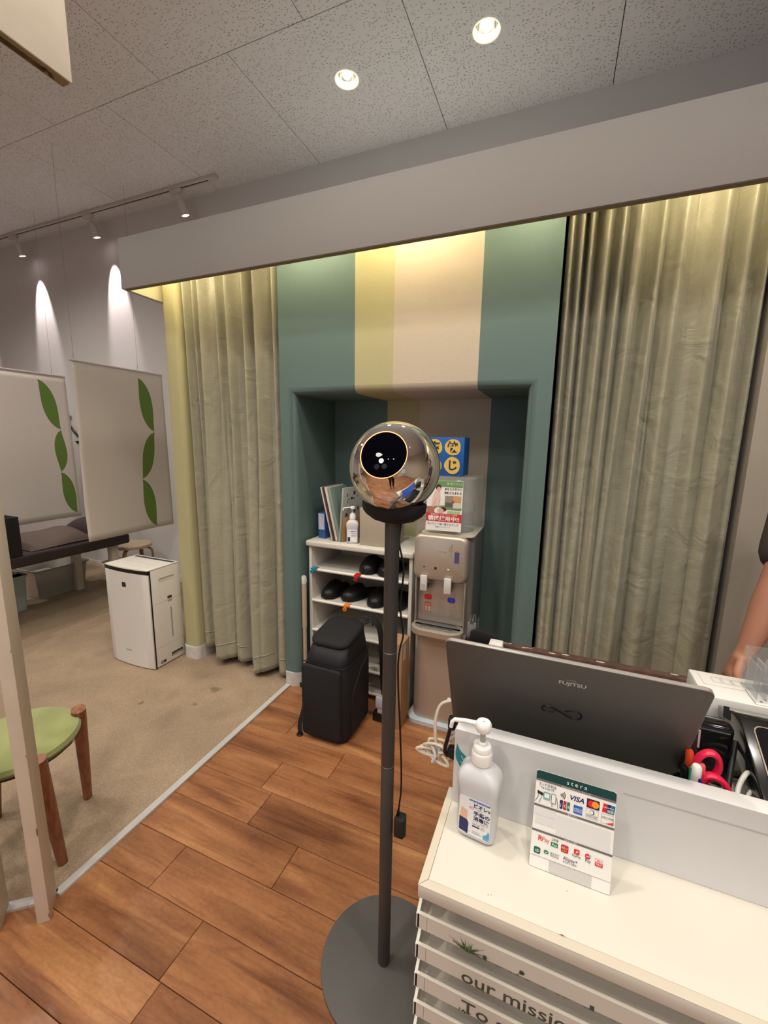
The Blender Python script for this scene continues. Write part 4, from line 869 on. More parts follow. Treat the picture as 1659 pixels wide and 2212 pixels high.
mb.rect(U(.01), Vv(.54), U(.29), Vv(.622), SP, .0002, .001); mb.rect(U(.03), Vv(.45), U(.29), Vv(.535), SP, .0002, .001); mb.rect(U(.30), Vv(.40), U(.97), Vv(.60), SP, .0002, .001)
mb.text('タッチ決済OK', U(.04), Vv(.848), .0058, INK, .0004, width=U(.23)); mb.text('Tap to pay OK', U(.065), Vv(.820), .0048, INK, .0004, width=U(.18))
# hands holding card and phone
mb.poly([(U(.03), Vv(.79)), (U(.11), Vv(.775)), (U(.11), Vv(.745)), (U(.03), Vv(.76))], INKB, .0004); mb.rect(U(.11), Vv(.715), U(.20), Vv(.795), mat('terminal_teal', (120, 176, 176), .5), .0005, .0015); mb.rect(U(.125), Vv(.735), U(.185), Vv(.78), PAPER, .0006); mb.rect(U(.215), Vv(.70), U(.27), Vv(.795), PAPER, .0007, .001); mb.line([(U(.215), Vv(.70)), (U(.27), Vv(.70)), (U(.27), Vv(.795)), (U(.215), Vv(.795)), (U(.215), Vv(.70))], .0006, INK, .0008)
mb.line([(U(.005), Vv(.67)), (U(.04), Vv(.72)), (U(.045), Vv(.765))], .0006, INK, .0006); mb.line([(U(.06), Vv(.67)), (U(.085), Vv(.72)), (U(.08), Vv(.75))], .0006, INK, .0006); mb.line([(U(.23), Vv(.66)), (U(.225), Vv(.70))], .0006, INK, .0006); mb.line([(U(.28), Vv(.765)), (U(.30), Vv(.70)), (U(.305), Vv(.66))], .0006, INK, .0006)
for k in range(4):
    r_ = .0020+k*.0019; mb.line([(U(.325)+r_*cos(a)-.001, Vv(.813)+r_*1.15*sin(a)) for a in [radians(q) for q in (-34, -17, 0, 17, 34)]], .0009, INKB, .0005)
mb.text('VISA', U(.435), Vv(.795), .0098, NVY, .0005, width=U(.175), bold=.02, shear=.25)
mb.rect(U(.655), Vv(.772), U(.81), Vv(.862), INKB, .0004); mb.disc(U(.71), Vv(.817), .0048, mat('mc_red', (226, 30, 40), .6), .0006); mb.disc(U(.760), Vv(.817), .0048, mat('mc_orange', (244, 150, 50), .6), .0007)
mb.poly([(U(.84), Vv(.775)), (U(.90), Vv(.775)), (U(.915), Vv(.862)), (U(.855), Vv(.862))], RED, .0004); mb.poly([(U(.89), Vv(.775)), (U(.95), Vv(.775)), (U(.965), Vv(.862)), (U(.905), Vv(.862))], NVY, .0005); mb.poly([(U(.93), Vv(.775)), (U(.985), Vv(.775)), (U(.995), Vv(.862)), (U(.945), Vv(.862))], mat('up_teal', (10, 120, 140), .6), .0006); mb.text('UnionPay', U(.855), Vv(.822), .0036, PAPER, .0009, width=U(.12)); mb.text('銀联', U(.90), Vv(.785), .0044, PAPER, .0009)
for k, (c, m2) in enumerate((('J', NVY), ('C', mat('jcb_red', (190, 30, 60), .6)), ('B', mat('jcb_green', (30, 120, 90), .6)))):
    mb.rect(U(.325+k*.045), Vv(.672), U(.363+k*.045), Vv(.762), m2, .0004, .0012); mb.text(c, U(.333+k*.045), Vv(.698), .0058, PAPER, .0007)
mb.rect(U(.50), Vv(.672), U(.61), Vv(.756), mat('amex_blue', (40, 96, 190), .6), .0004); mb.text('AMERICAN', U(.505), Vv(.712), .0038, PAPER, .0007, width=U(.10)); mb.text('EXPRESS', U(.505), Vv(.690), .0038, PAPER, .0007, width=U(.10))
mb.line([(U(.655), Vv(.668)), (U(.80), Vv(.668)), (U(.80), Vv(.762)), (U(.655), Vv(.762)), (U(.655), Vv(.668))], .0003, SG, .0004); mb.disc(U(.727), Vv(.732), .0032, NVY, .0004); mb.disc(U(.722), Vv(.732), .0022, PAPER, .0006, .0026); mb.text('Diners Club', U(.665), Vv(.694), .0032, NVY, .0005, width=U(.125)); mb.text('INTERNATIONAL', U(.665), Vv(.680), .0020, NVY, .0005, width=U(.125))
mb.line([(U(.838), Vv(.668)), (U(.985), Vv(.668)), (U(.985), Vv(.758)), (U(.838), Vv(.758)), (U(.838), Vv(.668))], .0003, SG, .0004); mb.text('DISCOVER', U(.842), Vv(.714), .0044, INKB, .0005, width=U(.138)); mb.poly([(U(.89), Vv(.669)), (U(.984), Vv(.669)), (U(.984), Vv(.70))], mat('disc_red', (226, 60, 50), .6), .0006)
LRD = mat('logo_red', (222, 44, 56), .6); LGN = mat('logo_green', (26, 130, 90), .6)
mb.text('R', U(.085), Vv(.285), .0105, LRD, .0004, bold=.02); mb.text('Pay', U(.135), Vv(.287), .0095, LRD, .0004, width=U(.095)); mb.text('LINE', U(.26), Vv(.325), .0056, INKB, .0004, width=U(.085)); mb.rect(U(.255), Vv(.268), U(.345), Vv(.312), LGN, .0004); mb.text('Pay', U(.268), Vv(.276), .0055, PAPER, .0007, width=U(.065))
mb.rect(U(.385), Vv(.248), U(.478), Vv(.325), mat('dbarai_red', (190, 30, 34), .6), .0004, .002); mb.text('d払い', U(.392), Vv(.286), .0046, PAPER, .0007, width=U(.08))
for k in range(3): mb.rect(U(.402+k*.022), Vv(.262), U(.414+k*.022), Vv(.272), mat('dot_yellow', (236, 200, 60), .6), .0007)
mb.rect(U(.545), Vv(.272), U(.615), Vv(.325), LRD, .0004, .0012); mb.text('P', U(.565), Vv(.281), .0062, PAPER, .0007, shear=.2); mb.text('PayPay', U(.525), Vv(.245), .0048, INKB, .0004, width=U(.105))
mb.disc(U(.715), Vv(.293), .0038, LRD, .0004); mb.rect(U(.725), Vv(.29), U(.75), Vv(.316), mat('mer_blue', (110, 180, 206), .6), .0007, .001); mb.text('m', U(.697), Vv(.285), .0046, PAPER, .0008); mb.text('Pay', U(.685), Vv(.236), .0068, INKB, .0004, width=U(.068))
mb.rect(U(.805), Vv(.232), U(.895), Vv(.267), LRD, .0004); mb.text('PAY', U(.815), Vv(.238), .0050, PAPER, .0007, width=U(.07)); mb.text('au', U(.820), Vv(.275), .0066, LRD, .0004, width=U(.06), shear=.2); mb.line([(U(.805), Vv(.232)), (U(.895), Vv(.232)), (U(.895), Vv(.305)), (U(.805), Vv(.305)), (U(.805), Vv(.232))], .0003, LRD, .0005)
mb.rect(U(.045), Vv(.145), U(.13), Vv(.212), mat('yucho_green', (20, 98, 84), .6), .0004, .002); mb.text('ゆ', U(.060), Vv(.158), .0068, PAPER, .0007); mb.disc(U(.205), Vv(.190), .0036, LGN, .0004, .0028); mb.line([(U(.19), Vv(.190)), (U(.202), Vv(.184)), (U(.222), Vv(.198))], .0007, PAPER, .0007); mb.text('微信支付', U(.255), Vv(.180), .0050, SG, .0004, width=U(.115)); mb.text('WeChat Pay', U(.255), Vv(.163), .0032, INKB, .0004, width=U(.11))
mb.text('Alipay+', U(.42), Vv(.178), .0078, INK, .0004, width=U(.18)); mb.text('PARTNER', U(.42), Vv(.148), .0046, SG, .0004, width=U(.17))
mb.rect(0, Vv(.120), U(1), Vv(.123), SG, .0004); mb.rect(U(.25), 0, U(.78), Vv(.118), mat('sign_clear_patch', (206, 204, 200), .4), .0003)
part('printed_logos', mb, ps, recalc=False, label='printed logos, strips and lettering')
mb = MB(); mb.prism([(.5905, CZ+.0012), (.620, CZ+.107), (.6505, CZ+.001)], 'x', .1165, .1177, GLASS); mb.prism([(.5905, CZ+.0012), (.620, CZ+.107), (.6505, CZ+.001)], 'x', .0135, .0147, GLASS); part('easel_foot', mb, ps)

# ================================================================ STAFF DESK AND WHAT STANDS ON IT
DZ = .838
dk = thing('desk', 'grey staff desk behind the counter screen with a chipped brown far edge', 'desk', (.45, .92, 0))
mb = MB(); mb.box((-.118, .690, DZ-.02), (1.15, 1.145, DZ), mat('desk_grey', (170, 168, 160), .5), .001); part('desk_top', mb, dk)
mb = MB(); mb.box((-.112, 1.1451, DZ-.022), (1.15, 1.168, DZ+.019), mat('chipped_brown_edge', (84, 60, 50), .75, var=.35, vscale=60), .002)
for k in range(12): x = -.10+random.random()*.55; mb.sphere((x, 1.157+random.uniform(-.008, .006), DZ+.0185), random.uniform(.003, .008), mat('chip_pale', (206, 196, 176), .8), 1, (1.8, .5, .25))
part('edge_strip', mb, dk)
mb = MB(); mb.box((-.110, .70, .0), (-.092, 1.13, DZ-.021), CSH); mb.box((1.12, .70, .0), (1.14, 1.13, DZ-.021), CSH); part('desk_side', mb, dk)
# laptop
lp = thing('laptop', 'open black laptop seen from behind with its lid leaning over the counter screen', 'laptop', (.04, .88, DZ))
LT = mat('laptop_lid_black', (84, 82, 78), .34, spec=.5, bump=.25, bscale=1500); LE = mat('laptop_edge_silver', (196, 190, 186), .3, metal=.6); LB_ = mat('laptop_base_black', (16, 16, 18), .45)
mb = MB(); mb.box((-.150, .775, DZ+.002), (.228, 1.030, DZ+.022), LB_, .006); part('laptop_base', mb, lp)
mb = MB(); mb.box((-.135, .84, DZ+.0221), (.213, .94, DZ+.0235), MBLACK); 
for r in range(5):
    for c in range(15): mb.box((-.130+c*.0227, .844+r*.019, DZ+.0235), (-.130+c*.0227+.019, .844+r*.019+.015, DZ+.0250), LB_)
mb.box((0, .955, DZ+.0221), (.09, 1.01, DZ+.0229), MBLACK); part('keyboard', mb, lp)
LF = frame((-.153, .772, DZ+.012), (1, 0, 0), (0, -.112, .238)); LW, LH = .384, .2580
mb = MB(); mb.M = LF
def rr2(x0, y0, x1, y1, r): 
    p = []
    for cx, cy, a0 in ((x1-r, y0+r, -90), (x1-r, y1-r, 0), (x0+r, y1-r, 90), (x0+r, y0+r, 180)):
        for k in range(6): a = radians(a0+k*18); p.append((cx+r*cos(a), cy+r*sin(a)))
    return p
# w points towards the camera side (outwards)
mb.rings([[(x, y, w) for x, y in rr2(i, i, LW-i, LH-i, .011)] for i, w in ((.002, -.009), (.0005, -.0075), (.0, -.0012))], LE, cap=True)
mb.rings([[(x, y, w) for x, y in rr2(i, i, LW-i, LH-i, .011)] for i, w in ((.0004, -.0012), (.0006, -.0004), (.002, .0))], LT, cap=True)
part('lid', mb, lp, sharp=50)
mb = MB(); mb.M = LF; mb.rect(.012, .014, LW-.012, LH-.012, mat('screen_glow', (40, 60, 110), .2, emit=(70, 100, 190), estr=.55), -.0092); part('screen', mb, lp)
mb = MB(); mb.M = LF; mb.text('FUJITSU', LW*.535, LH-.052, .0120, mat('logo_silver', (216, 212, 204), .35, metal=.5), .0004, align='CENTER', width=.040, bold=.02)
t8 = [(.207+.0070*cos(a), LH-.0415+.0016*sin(a)) for a in [radians(q) for q in range(20, 200, 20)]]; mb.line([(x-.0035, y+.0015) for x, y in t8], .0008, MATS['logo_silver'], .0005)
part('maker_lettering', mb, lp, recalc=False)
mb = MB(); cx, cy = LW*.505, LH-.130; pts = []
for k in range(61): a = 2*pi*k/60; pts.append((cx+.030*sin(a)*(1+.10*(sin(a) > 0)), cy+.017*sin(a)*cos(a)*(1.0 if sin(a) < 0 else 1.25), .0004))
mb.M = LF; mb.tube([(x, y, .0006) for x, y, z in pts[2:58]], [.0007+.0009*abs(sin(pi*k/55)) for k in range(56)], mat('emboss_black', (20, 20, 20), .22, spec=.7), 6); part('embossed_loop', mb, lp)
mb = MB(); mb.tube([(-.13, .771, DZ+.013), (.20, .771, DZ+.013)], .0085, LB_, 12); part('hinge_bar', mb, lp)

# clutter seen over and beside the laptop
WPL = mat('white_plastic', (232, 230, 224), .4)
mb = MB(); mb.box((-.130, 1.085, DZ+.0005), (-.094, 1.12, DZ+.045), WPL, .004); solo('white_charger', mb, 'white charger block standing above the left part of the laptop lid', 'charger', loc=(-.112, 1.10, DZ))
mb = MB(); mb.prism([(-.190, .855), (-.110, .865), (-.108, .883), (-.170, .894), (-.188, .886)], 'y', 1.13, 1.142, MBLACK, bev=.001); mb.prism([(-.185, .838), (-.085, .838), (-.090, .850), (-.110, .868), (-.150, .862), (-.186, .858)], 'y', 1.10, 1.1299, BLACK, bev=.001)
solo('black_file_stand', mb, 'low black stand beyond the upper left corner of the laptop', 'stand', loc=(-.14, 1.12, .838))
mb = MB(); 
for dx in (0, .006): mb.lathe([(.010, -.0012), (.013, 0), (.010, .0012), (.007, 0), (.010, -.0012)], STEEL, (0, 0, 0), 20, cap=False)
bmesh.ops.rotate(mb.bm, cent=(0, 0, 0), matrix=Matrix.Rotation(radians(90), 3, 'Y') @ Matrix.Rotation(radians(20), 3, 'X'), verts=mb.bm.verts[:]); vs = list(mb.bm.verts)
for i, v in enumerate(vs): v.co = Vector((v.co.x + (.006 if i >= len(vs)//2 else 0)-.188, v.co.y*.7+1.150, v.co.z*1.3+.915))
mb.box((-.200, 1.146, .8595), (-.176, 1.154, .905), mat('clip_grey', (150, 152, 152), .35, metal=.4), .001); mb.box((-.204, 1.14, .836), (-.172, 1.160, .860), MBLACK, .002)
solo('steel_ring_clip', mb, 'steel ring clip on a grey tab left of the laptop', 'clip', loc=(-.188, 1.15, .836))

CORDW = mat('cord_cream', (226, 216, 196), .5); CORDB = mat('cord_black', (20, 20, 22), .5)
mb = MB(); mb.box((-.150, .80, DZ+.001), (-.119, .84, DZ+.026), CORDW, .006)
mb.tube(smooth_path([(-.150, .818, .868), (-.170, .808, .872), (-.188, .80, .862), (-.196, .795, .83), (-.194, .792, .79), (-.190, .79, .765)], 8), .0036, CORDW, 8)
rr = random.Random(11); pts = []
for k in range(44):
    a = k*.62; R1 = .022+.010*sin(k*.9); pts.append((-.193+R1*1.25*cos(a)+.004*sin(k*1.7), .792+.010*sin(a*.7+1)+.004*cos(k), .755+R1*.62*sin(a)+.010*sin(k*.37)))
mb.tube(smooth_path(pts, 5), .0031, CORDW, 8)
mb.tube(smooth_path([(-.20, .785, .776), (-.19, .78, .755), (-.196, .783, .735), (-.186, .79, .742), (-.184, .79, .775)], 6), .0035, mat('cord_tie', (240, 240, 236), .4), 8)
for q in (0, 1, 2): mb.lathe([(.0045, -.002), (.0052, 0), (.0045, .002)], CORDW, (-.160-q*.006, .812, .872), 10)
mb.tube(smooth_path([(-.165, .792, .79), (-.145, .80, .812), (-.13, .81, .835), (-.122, .82, .842)], 6), .0034, CORDW, 8)
solo('cream_cord_bundle', mb, 'looped cream cord bundle hanging off the desk left of the laptop', 'cord', loc=(-.15, .82, DZ))
mb = MB(); mb.tube(smooth_path([(-.145, .79, .845), (-.158, .785, .835), (-.166, .782, .80), (-.170, .78, .775), (-.164, .782, .762)], 6), [.004]*25, CORDB, 8); mb.box((-.166, .778, .825), (-.150, .795, .852), CORDB, .004); mb.box((-.166, .775, .757), (-.128, .798, .785), CORDB, .010)
solo('black_power_plug', mb, 'black plug and cord hanging in front of the cream cord loops', 'plug', loc=(-.15, .79, .757))

# pen cup with pens and the scissors
mb = MB(); mb.lathe([(.028, 0), (.029, .001), (.030, .046), (.028, .046), (.027, .004), (.001, .003)], mat('cup_black', (30, 30, 32), .5), (.243, .728, DZ+.0005), 24, cap=False); solo('pen_cup', mb, 'black cup holding pens and scissors behind the counter screen', 'cup', loc=(.243, .728, DZ))
def pen(label, p0, p1, r, m, tip=None, extra=None):
    mb = MB(); p0 = Vector(p0); p1 = Vector(p1); mb.tube([p0, p0.lerp(p1, .8), p0.lerp(p1, .97), p1], [r, r, r*.95, r*.7], m, 12)
    if extra: extra(mb, p0, p1)
    solo('pen', mb, label, 'pen', 'pens in the black cup', loc=tuple(p0))
def pclip(m2): 
    def f(mb, p0, p1): q = p0.lerp(p1, .75); mb.tube([q+Vector((.003, -.006, 0)), p1+Vector((.003, -.006, -.004))], .0016, m2, 6); mb.tube([p1+Vector((-.002, -.001, -.002)), p1+Vector((-.002, -.001, .006))], .0025, m2, 8)
    return f
pen('black pen beside the lower right corner of the laptop lid', (.238, .722, .85), (.222, .712, .928), .0055, BLACK)
pen('orange pen next to the laptop lid corner', (.240, .728, .85), (.2305, .725, .948), .006, mat('pen_orange', (206, 70, 34), .4))
pen('clear black-ink pen, tallest in the cup', (.243, .738, .85), (.2415, .747, .980), .0045, mat('pen_smoke', (70, 60, 62), .2, trans=.4), None, pclip(mat('pen_clip_clear', (190, 170, 166), .2)))
pen('white four-colour pen in front of the scissors', (.240, .712, .85), (.2365, .706, .938), .0072, PUMPW, None, lambda mb, a, b: (mb.tube([a.lerp(b, .55)+Vector((-.007, 0, 0)), a.lerp(b, .93)+Vector((-.007, 0, 0))], .0022, mat('pen_green', (40, 160, 110), .4), 6), mb.tube([a.lerp(b, .5)+Vector((.004, -.0062, 0)), a.lerp(b, .8)+Vector((.004, -.0062, 0))], .0024, mat('pen_navy', (34, 44, 140), .4), 6)))
pen('pink pen leaning against the scissors', (.250, .722, .85), (.246, .716, .935), .005, mat('pen_pink', (236, 92, 96), .4))
sc = thing('scissors', 'scissors with crimson handles standing in the black cup', 'scissors', (.255, .728, .85))
CRM = mat('crimson_plastic', (216, 30, 72), .35)
def oval(c, a, b, rot, z0, r, n=28):
    R = Matrix.Rotation(rot, 3, 'Y'); return [Vector(c)+R @ Vector((a*cos(2*pi*k/n), z0, b*sin(2*pi*k/n))) for k in range(n+1)]
def ringtube(mb, pts, r, m):
    pts = pts[:-1]; n = len(pts); c = sum(pts, Vector())/n; R_ = []
    for i, p in enumerate(pts):
        d = (pts[(i+1) % n]-pts[i-1]).normalized(); o = (p-c).normalized(); up = d.cross(o).normalized()
        R_.append([p+(o*cos(a)*r*.9+up*sin(a)*r*1.25) for a in [2*pi*k/10 for k in range(10)]])
    R_.append(R_[0]); mb.rings(R_, m, cap=False)
mb = MB(); ringtube(mb, oval((.2540, .722, .930), .0145, .024, radians(12), 0, 1), .0056, CRM); mb.tube([(.254, .724, .915), (.252, .726, .89)], [.006, .0045], CRM, 10); part('upper_handle', mb, sc)
mb = MB(); ringtube(mb, oval((.2655, .714, .902), .015, .021, radians(-35), 0, 1), .0056, CRM); mb.tube([(.262, .718, .897), (.255, .724, .880)], [.006, .0045], CRM, 10); part('lower_handle', mb, sc)
mb = MB(); mb.box((.249, .7235, .846), (.256, .7255, .888), STEEL); part('blades', mb, sc)

mb = MB(); mb.box((.236, .806, DZ+.001), (.316, .835, .952), mat('gloss_black', (14, 14, 16), .12), .010, 4); mb.box((.246, .805, .9405), (.308, .8062, .9425), mat('rim_silver_line', (160, 160, 162), .2, metal=.8)); solo('black_speaker', mb, 'glossy black upright box behind the scissors', 'speaker', loc=(.266, .82, DZ))
mb = MB(); mb.tube(smooth_path([(.330, .84, .91), (.318, .81, .895), (.303, .77, .875), (.292, .735, .858), (.288, .715, .845)], 8), .0042, CORDB, 10); solo('black_cable', mb, 'black cable curving down right of the scissors', 'cable', loc=(.30, .76, DZ))
mb = MB(); mb.tube(smooth_path([(.345, .80, .885), (.325, .775, .898), (.308, .75, .885), (.302, .725, .86), (.302, .71, .842)], 8), .0035, mat('cable_pale', (206, 204, 196), .4), 10); mb.tube(smooth_path([(.35, .79, .86), (.33, .765, .875), (.316, .74, .868), (.312, .722, .842)], 8), .003, MATS['cable_pale'], 10); solo('pale_cable', mb, 'pale grey cable loop under the card terminal', 'cable', loc=(.32, .75, DZ))
mb = MB(); mb.box((.322, .842, DZ+.001), (.352, .885, .855), mat('grey_plastic_bag', (120, 116, 100), .3, bump=.8, bscale=25), .012); solo('grey_pouch', mb, 'dull grey-green plastic pouch between the black box and the terminal', 'pouch', loc=(.317, .87, DZ))

tm_ = thing('card_terminal', 'large black card payment terminal with sloping screen at the right edge', 'payment terminal', (.45, .82, DZ))
GB = mat('terminal_black', (22, 22, 24), .18, coat=.5)
mb = MB(); mb.prism([(.716, .8885), (.726, .8665), (.760, .8560), (.93, .902), (.937, .921), (.852, .958), (.843, .957)], 'x', .330, .580, GB, bev=.003); part('terminal_body', mb, tm_, sharp=60)
mb = MB(); mb.box((.38, .76, DZ+.001), (.54, .90, .872), GB, .004); part('stand_foot', mb, tm_)
TF = frame((.330, .716, .8895), (1, 0, 0), (0, .127, .0675)); 
mb = MB(); mb.M = TF; mb.rings([[(x, y, w) for x, y in rr2(.014, .022, .236, .132, .012)] for w in (.0005, .0024)], mat('bezel_champagne', (168, 158, 138), .3, metal=.7)); mb.rings([[(x, y, w) for x, y in rr2(.016, .024, .234, .130, .0105)] for w in (.0024, .0028)], mat('dark_screen', (12, 14, 20), .08, coat=1)); part('screen', mb, tm_)
mb = MB(); mb.M = TF; mb.tube(smooth_path([(.006, .012, .001), (.030, .005, .001), (.08, .004, .001), (.2, .004, .001)], 6), .0014, mat('green_light', (180, 230, 90), .4, emit=(180, 240, 80), estr=1.2), 8); part('light_strip', mb, tm_, label='thin green light line')
mb = MB(); mb.prism([(.875, .928), (.885, .9485), (.905, .938), (.9, .918)], 'x', .3285, .3302, MBLACK); part('side_vent', mb, tm_)

pt = thing('label_printer', 'flat white box with printed diagrams beyond the laptop on the right', 'printer', (.42, 1.0, DZ))
mb = MB(); mb.box((.3105, .948, DZ+.0005), (.56, 1.052, .887), WPL, .002); part('box_base', mb, pt)
mb = MB(); mb.box((.309, .946, .8872), (.562, 1.054, .930), WPL, .003); part('box_lid', mb, pt)
mb = MB(); mb.M = frame((.309, .946, .9304), (1, 0, 0), (0, 1, 0)); GL = mat('diagram_grey', (150, 146, 140), .6)
for k in range(7): x = .035+k*.018; mb.line([(x, .066), (x+.015, .066), (x+.015, .088), (x, .088), (x, .066)], .0006, GL, .0003)
mb.line([(.012, .050), (.24, .050)], .0006, GL, .0003); mb.line([(.014, .094), (.014, .052)], .0008, mat('diagram_pale', (196, 192, 186), .6), .0003)
mb.rect(.085, .004, .150, .056, PAPER, .0005); mb.line([(.085, .004), (.085, .056), (.150, .056)], .0006, INKB, .0007)
for k in range(5): mb.rect(.095+k*.010, .014+(k % 3)*.010, .099+k*.010, .020+(k % 3)*.010, INKB, .0008)
part('printed_diagram', mb, pt, recalc=False)
mb = MB(); ax0, ax1, ay0, ay1, az0, az1 = .392, .52, .955, 1.03, .9305, 1.016
for a, b in (((ax0, ay0, az0), (ax0+.0025, ay1, az1)), ((ax1-.0025, ay0, az0), (ax1, ay1, az1)), ((ax0+.0026, ay0, az0), (ax1-.0026, ay0+.0025, az1)), ((ax0+.0026, ay1-.0025, az0), (ax1-.0026, ay1, az1)), ((ax0+.0026, ay0+.0026, az0), (ax1-.0026, ay1-.0026, az0+.0025))): mb.box(a, b, GLASS)
for k in range(8): mb.box((ax0+.006+k*.014, ay0+.01, az0+.003), (ax0+.008+k*.014, ay1-.01, az1-.02), mat('divider_clear', (226, 226, 230), .2, alpha=.25))
solo('acrylic_holder', mb, 'clear acrylic slip holder standing on the flat white box', 'holder', loc=(.45, .99, .9305))

# ================================================================ LEFT SIDE: PURIFIER, STOOL, TREATMENT ROOM
ap = thing('air_purifier', 'white air purifier on the carpet in front of the left curtain', 'air purifier', (-2.35, 1.77, .006))
APW = mat('purifier_white', (232, 228, 222), .35); SEA = mat('seam_grey', (150, 146, 142), .6); NB = mat('purifier_navy_line', (28, 28, 48), .35)
ax, bx, ay, by, z0, z1 = -2.545, -2.172, 1.648, 1.878, .012, .640
front = [(ax, ay+.006)] + [(ax+(bx-ax)*k/8, ay-.012*sin(pi*k/8)+.004) for k in range(1, 8)] + [(bx, ay+.006)]
mb = MB(); mb.prism(front+[(bx-.004, ay+.018), (ax+.004, ay+.018)], 'z', z0, z1-.028, APW, bev=.002); part('front_panel', mb, ap)
mb = MB(); mb.prism([(x, y+.0012) for x, y in front]+[(bx-.001, ay+.020), (ax+.001, ay+.020)], 'z', z1-.0278, z1-.004, mat('display_black', (16, 16, 20), .12)); part('display_band', mb, ap, label='black band along the top of the front')
mb = MB(); mb.box((ax+.003, ay+.0185, z0-.005), (bx-.001, ay+.0235, z1-.006), NB); part('front_seam', mb, ap, label='dark navy seam line')
mb = MB(); mb.box((ax, ay+.024, z0), (bx, by, z1-.006), APW, .004); part('housing', mb, ap)
mb = MB(); mb.prism([(x, y) for x, y in front]+[(bx, by-.002), (ax, by-.002)], 'z', z1-.0045, z1+.002, APW, bev=.0015); part('top_panel', mb, ap)
mb = MB(); mb.M = frame((ax, ay, z1+.0022), (1, 0, 0), (0, 1, 0)); BG_ = mat('button_grey', (176, 170, 166), .6)
for k in range(9):
    mb.rect(.05+k*.032, .060+(k % 2)*.010, .060+k*.032, .0635+(k % 2)*.010, BG_, .0003)
for k in range(5): mb.disc(.07+k*.05, .045, .006, BG_, .0003, n=16); mb.disc(.07+k*.05, .045, .005, APW, .0005, n=16)
mb.line([(.06, .105), (.33, .105)], .0012, SEA, .0003); mb.line([(.06, .105), (.06, .125)], .0010, SEA, .0003); part('button_print', mb, ap, recalc=False)
mb = MB(); mb.box((ax+.02, by-.040, z1+.0022), (bx-.012, by-.018, z1+.0032), mat('outlet_slot', (44, 48, 66), .6)); part('air_outlet', mb, ap)
mb = MB(); mb.M = frame((bx, ay, 0), (0, 1, 0), (0, 0, 1)); x = .0004
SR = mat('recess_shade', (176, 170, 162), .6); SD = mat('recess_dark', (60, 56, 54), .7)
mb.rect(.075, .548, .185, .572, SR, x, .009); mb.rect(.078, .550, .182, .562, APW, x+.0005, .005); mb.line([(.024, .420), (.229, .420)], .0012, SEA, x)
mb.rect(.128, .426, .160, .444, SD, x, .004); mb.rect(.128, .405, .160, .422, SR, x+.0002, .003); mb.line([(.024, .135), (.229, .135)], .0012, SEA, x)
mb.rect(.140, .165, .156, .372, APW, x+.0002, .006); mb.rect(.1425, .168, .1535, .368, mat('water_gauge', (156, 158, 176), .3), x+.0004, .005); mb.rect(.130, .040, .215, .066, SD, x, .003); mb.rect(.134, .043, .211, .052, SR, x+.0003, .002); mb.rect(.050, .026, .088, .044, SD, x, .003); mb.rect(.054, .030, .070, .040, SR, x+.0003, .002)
part('side_details', mb, ap, recalc=False, label='handle recess, tank latch, gauge and vents')
mb = MB(); mb.M = frame((ax, ay-.0085, 0), (1, 0, 0), (0, 0, 1)); mb.rect(.165, .520, .197, .550, INKB, .0006); mb.text('+', .172, .527, .02, mat('emblem_grey', (120, 120, 124), .5), .0009); mb.text('SHARP', .150, .105, .0125, mat('engraved_brand', (110, 108, 108), .5), .0006, width=.05); part('emblem', mb, ap, recalc=False)

LEGW = leg_wood(); OLV = mat('olive_green_cloth', (150, 156, 96), .85, bump=.4, bscale=700, sheen=.3, var=.05, vscale=6)
sl = thing('stool', 'round green stool with tapered wooden legs beside the cream posts', 'stool', (-1.60, .70, .006))
scx, scy = -1.585, .688
mb = MB(); mb.lathe([(.001, .392), (.150, .392), (.166, .400), (.172, .412), (.166, .426), (.140, .434), (.08, .440), (.001, .442)], OLV, (scx, scy, 0), 56, cap=False); part('seat', mb, sl)
mb = MB(); mb.lathe([(.172, .404), (.1735, .402), (.172, .400)], mat('piping_dark', (40, 48, 30), .8), (scx, scy, 0), 56, cap=False); mb.lathe([(.001, .384), (.155, .384), (.158, .392)], mat('seat_underside', (60, 52, 40), .8), (scx, scy, 0), 40, cap=False); part('seat_piping', mb, sl)
for (tx, ty), (fx, fy) in (((-1.537, .840), (-1.612, .895)), ((-1.385, .642), (-1.425, .690)), ((-1.65, .50), (-1.62, .44)), ((-1.78, .71), (-1.83, .70))):
    if (tx, ty) == (-1.537, .840): tx, ty, fx, fy = -1.523, .846, -1.612, .892
    mb = MB(); mb.tube([(fx, fy, .0065), (fx*.5+tx*.5, fy*.5+ty*.5, .225), (tx, ty, .448)], [.0145, .0195, .0225], LEGW, 20); part('leg', mb, sl, sharp=50)

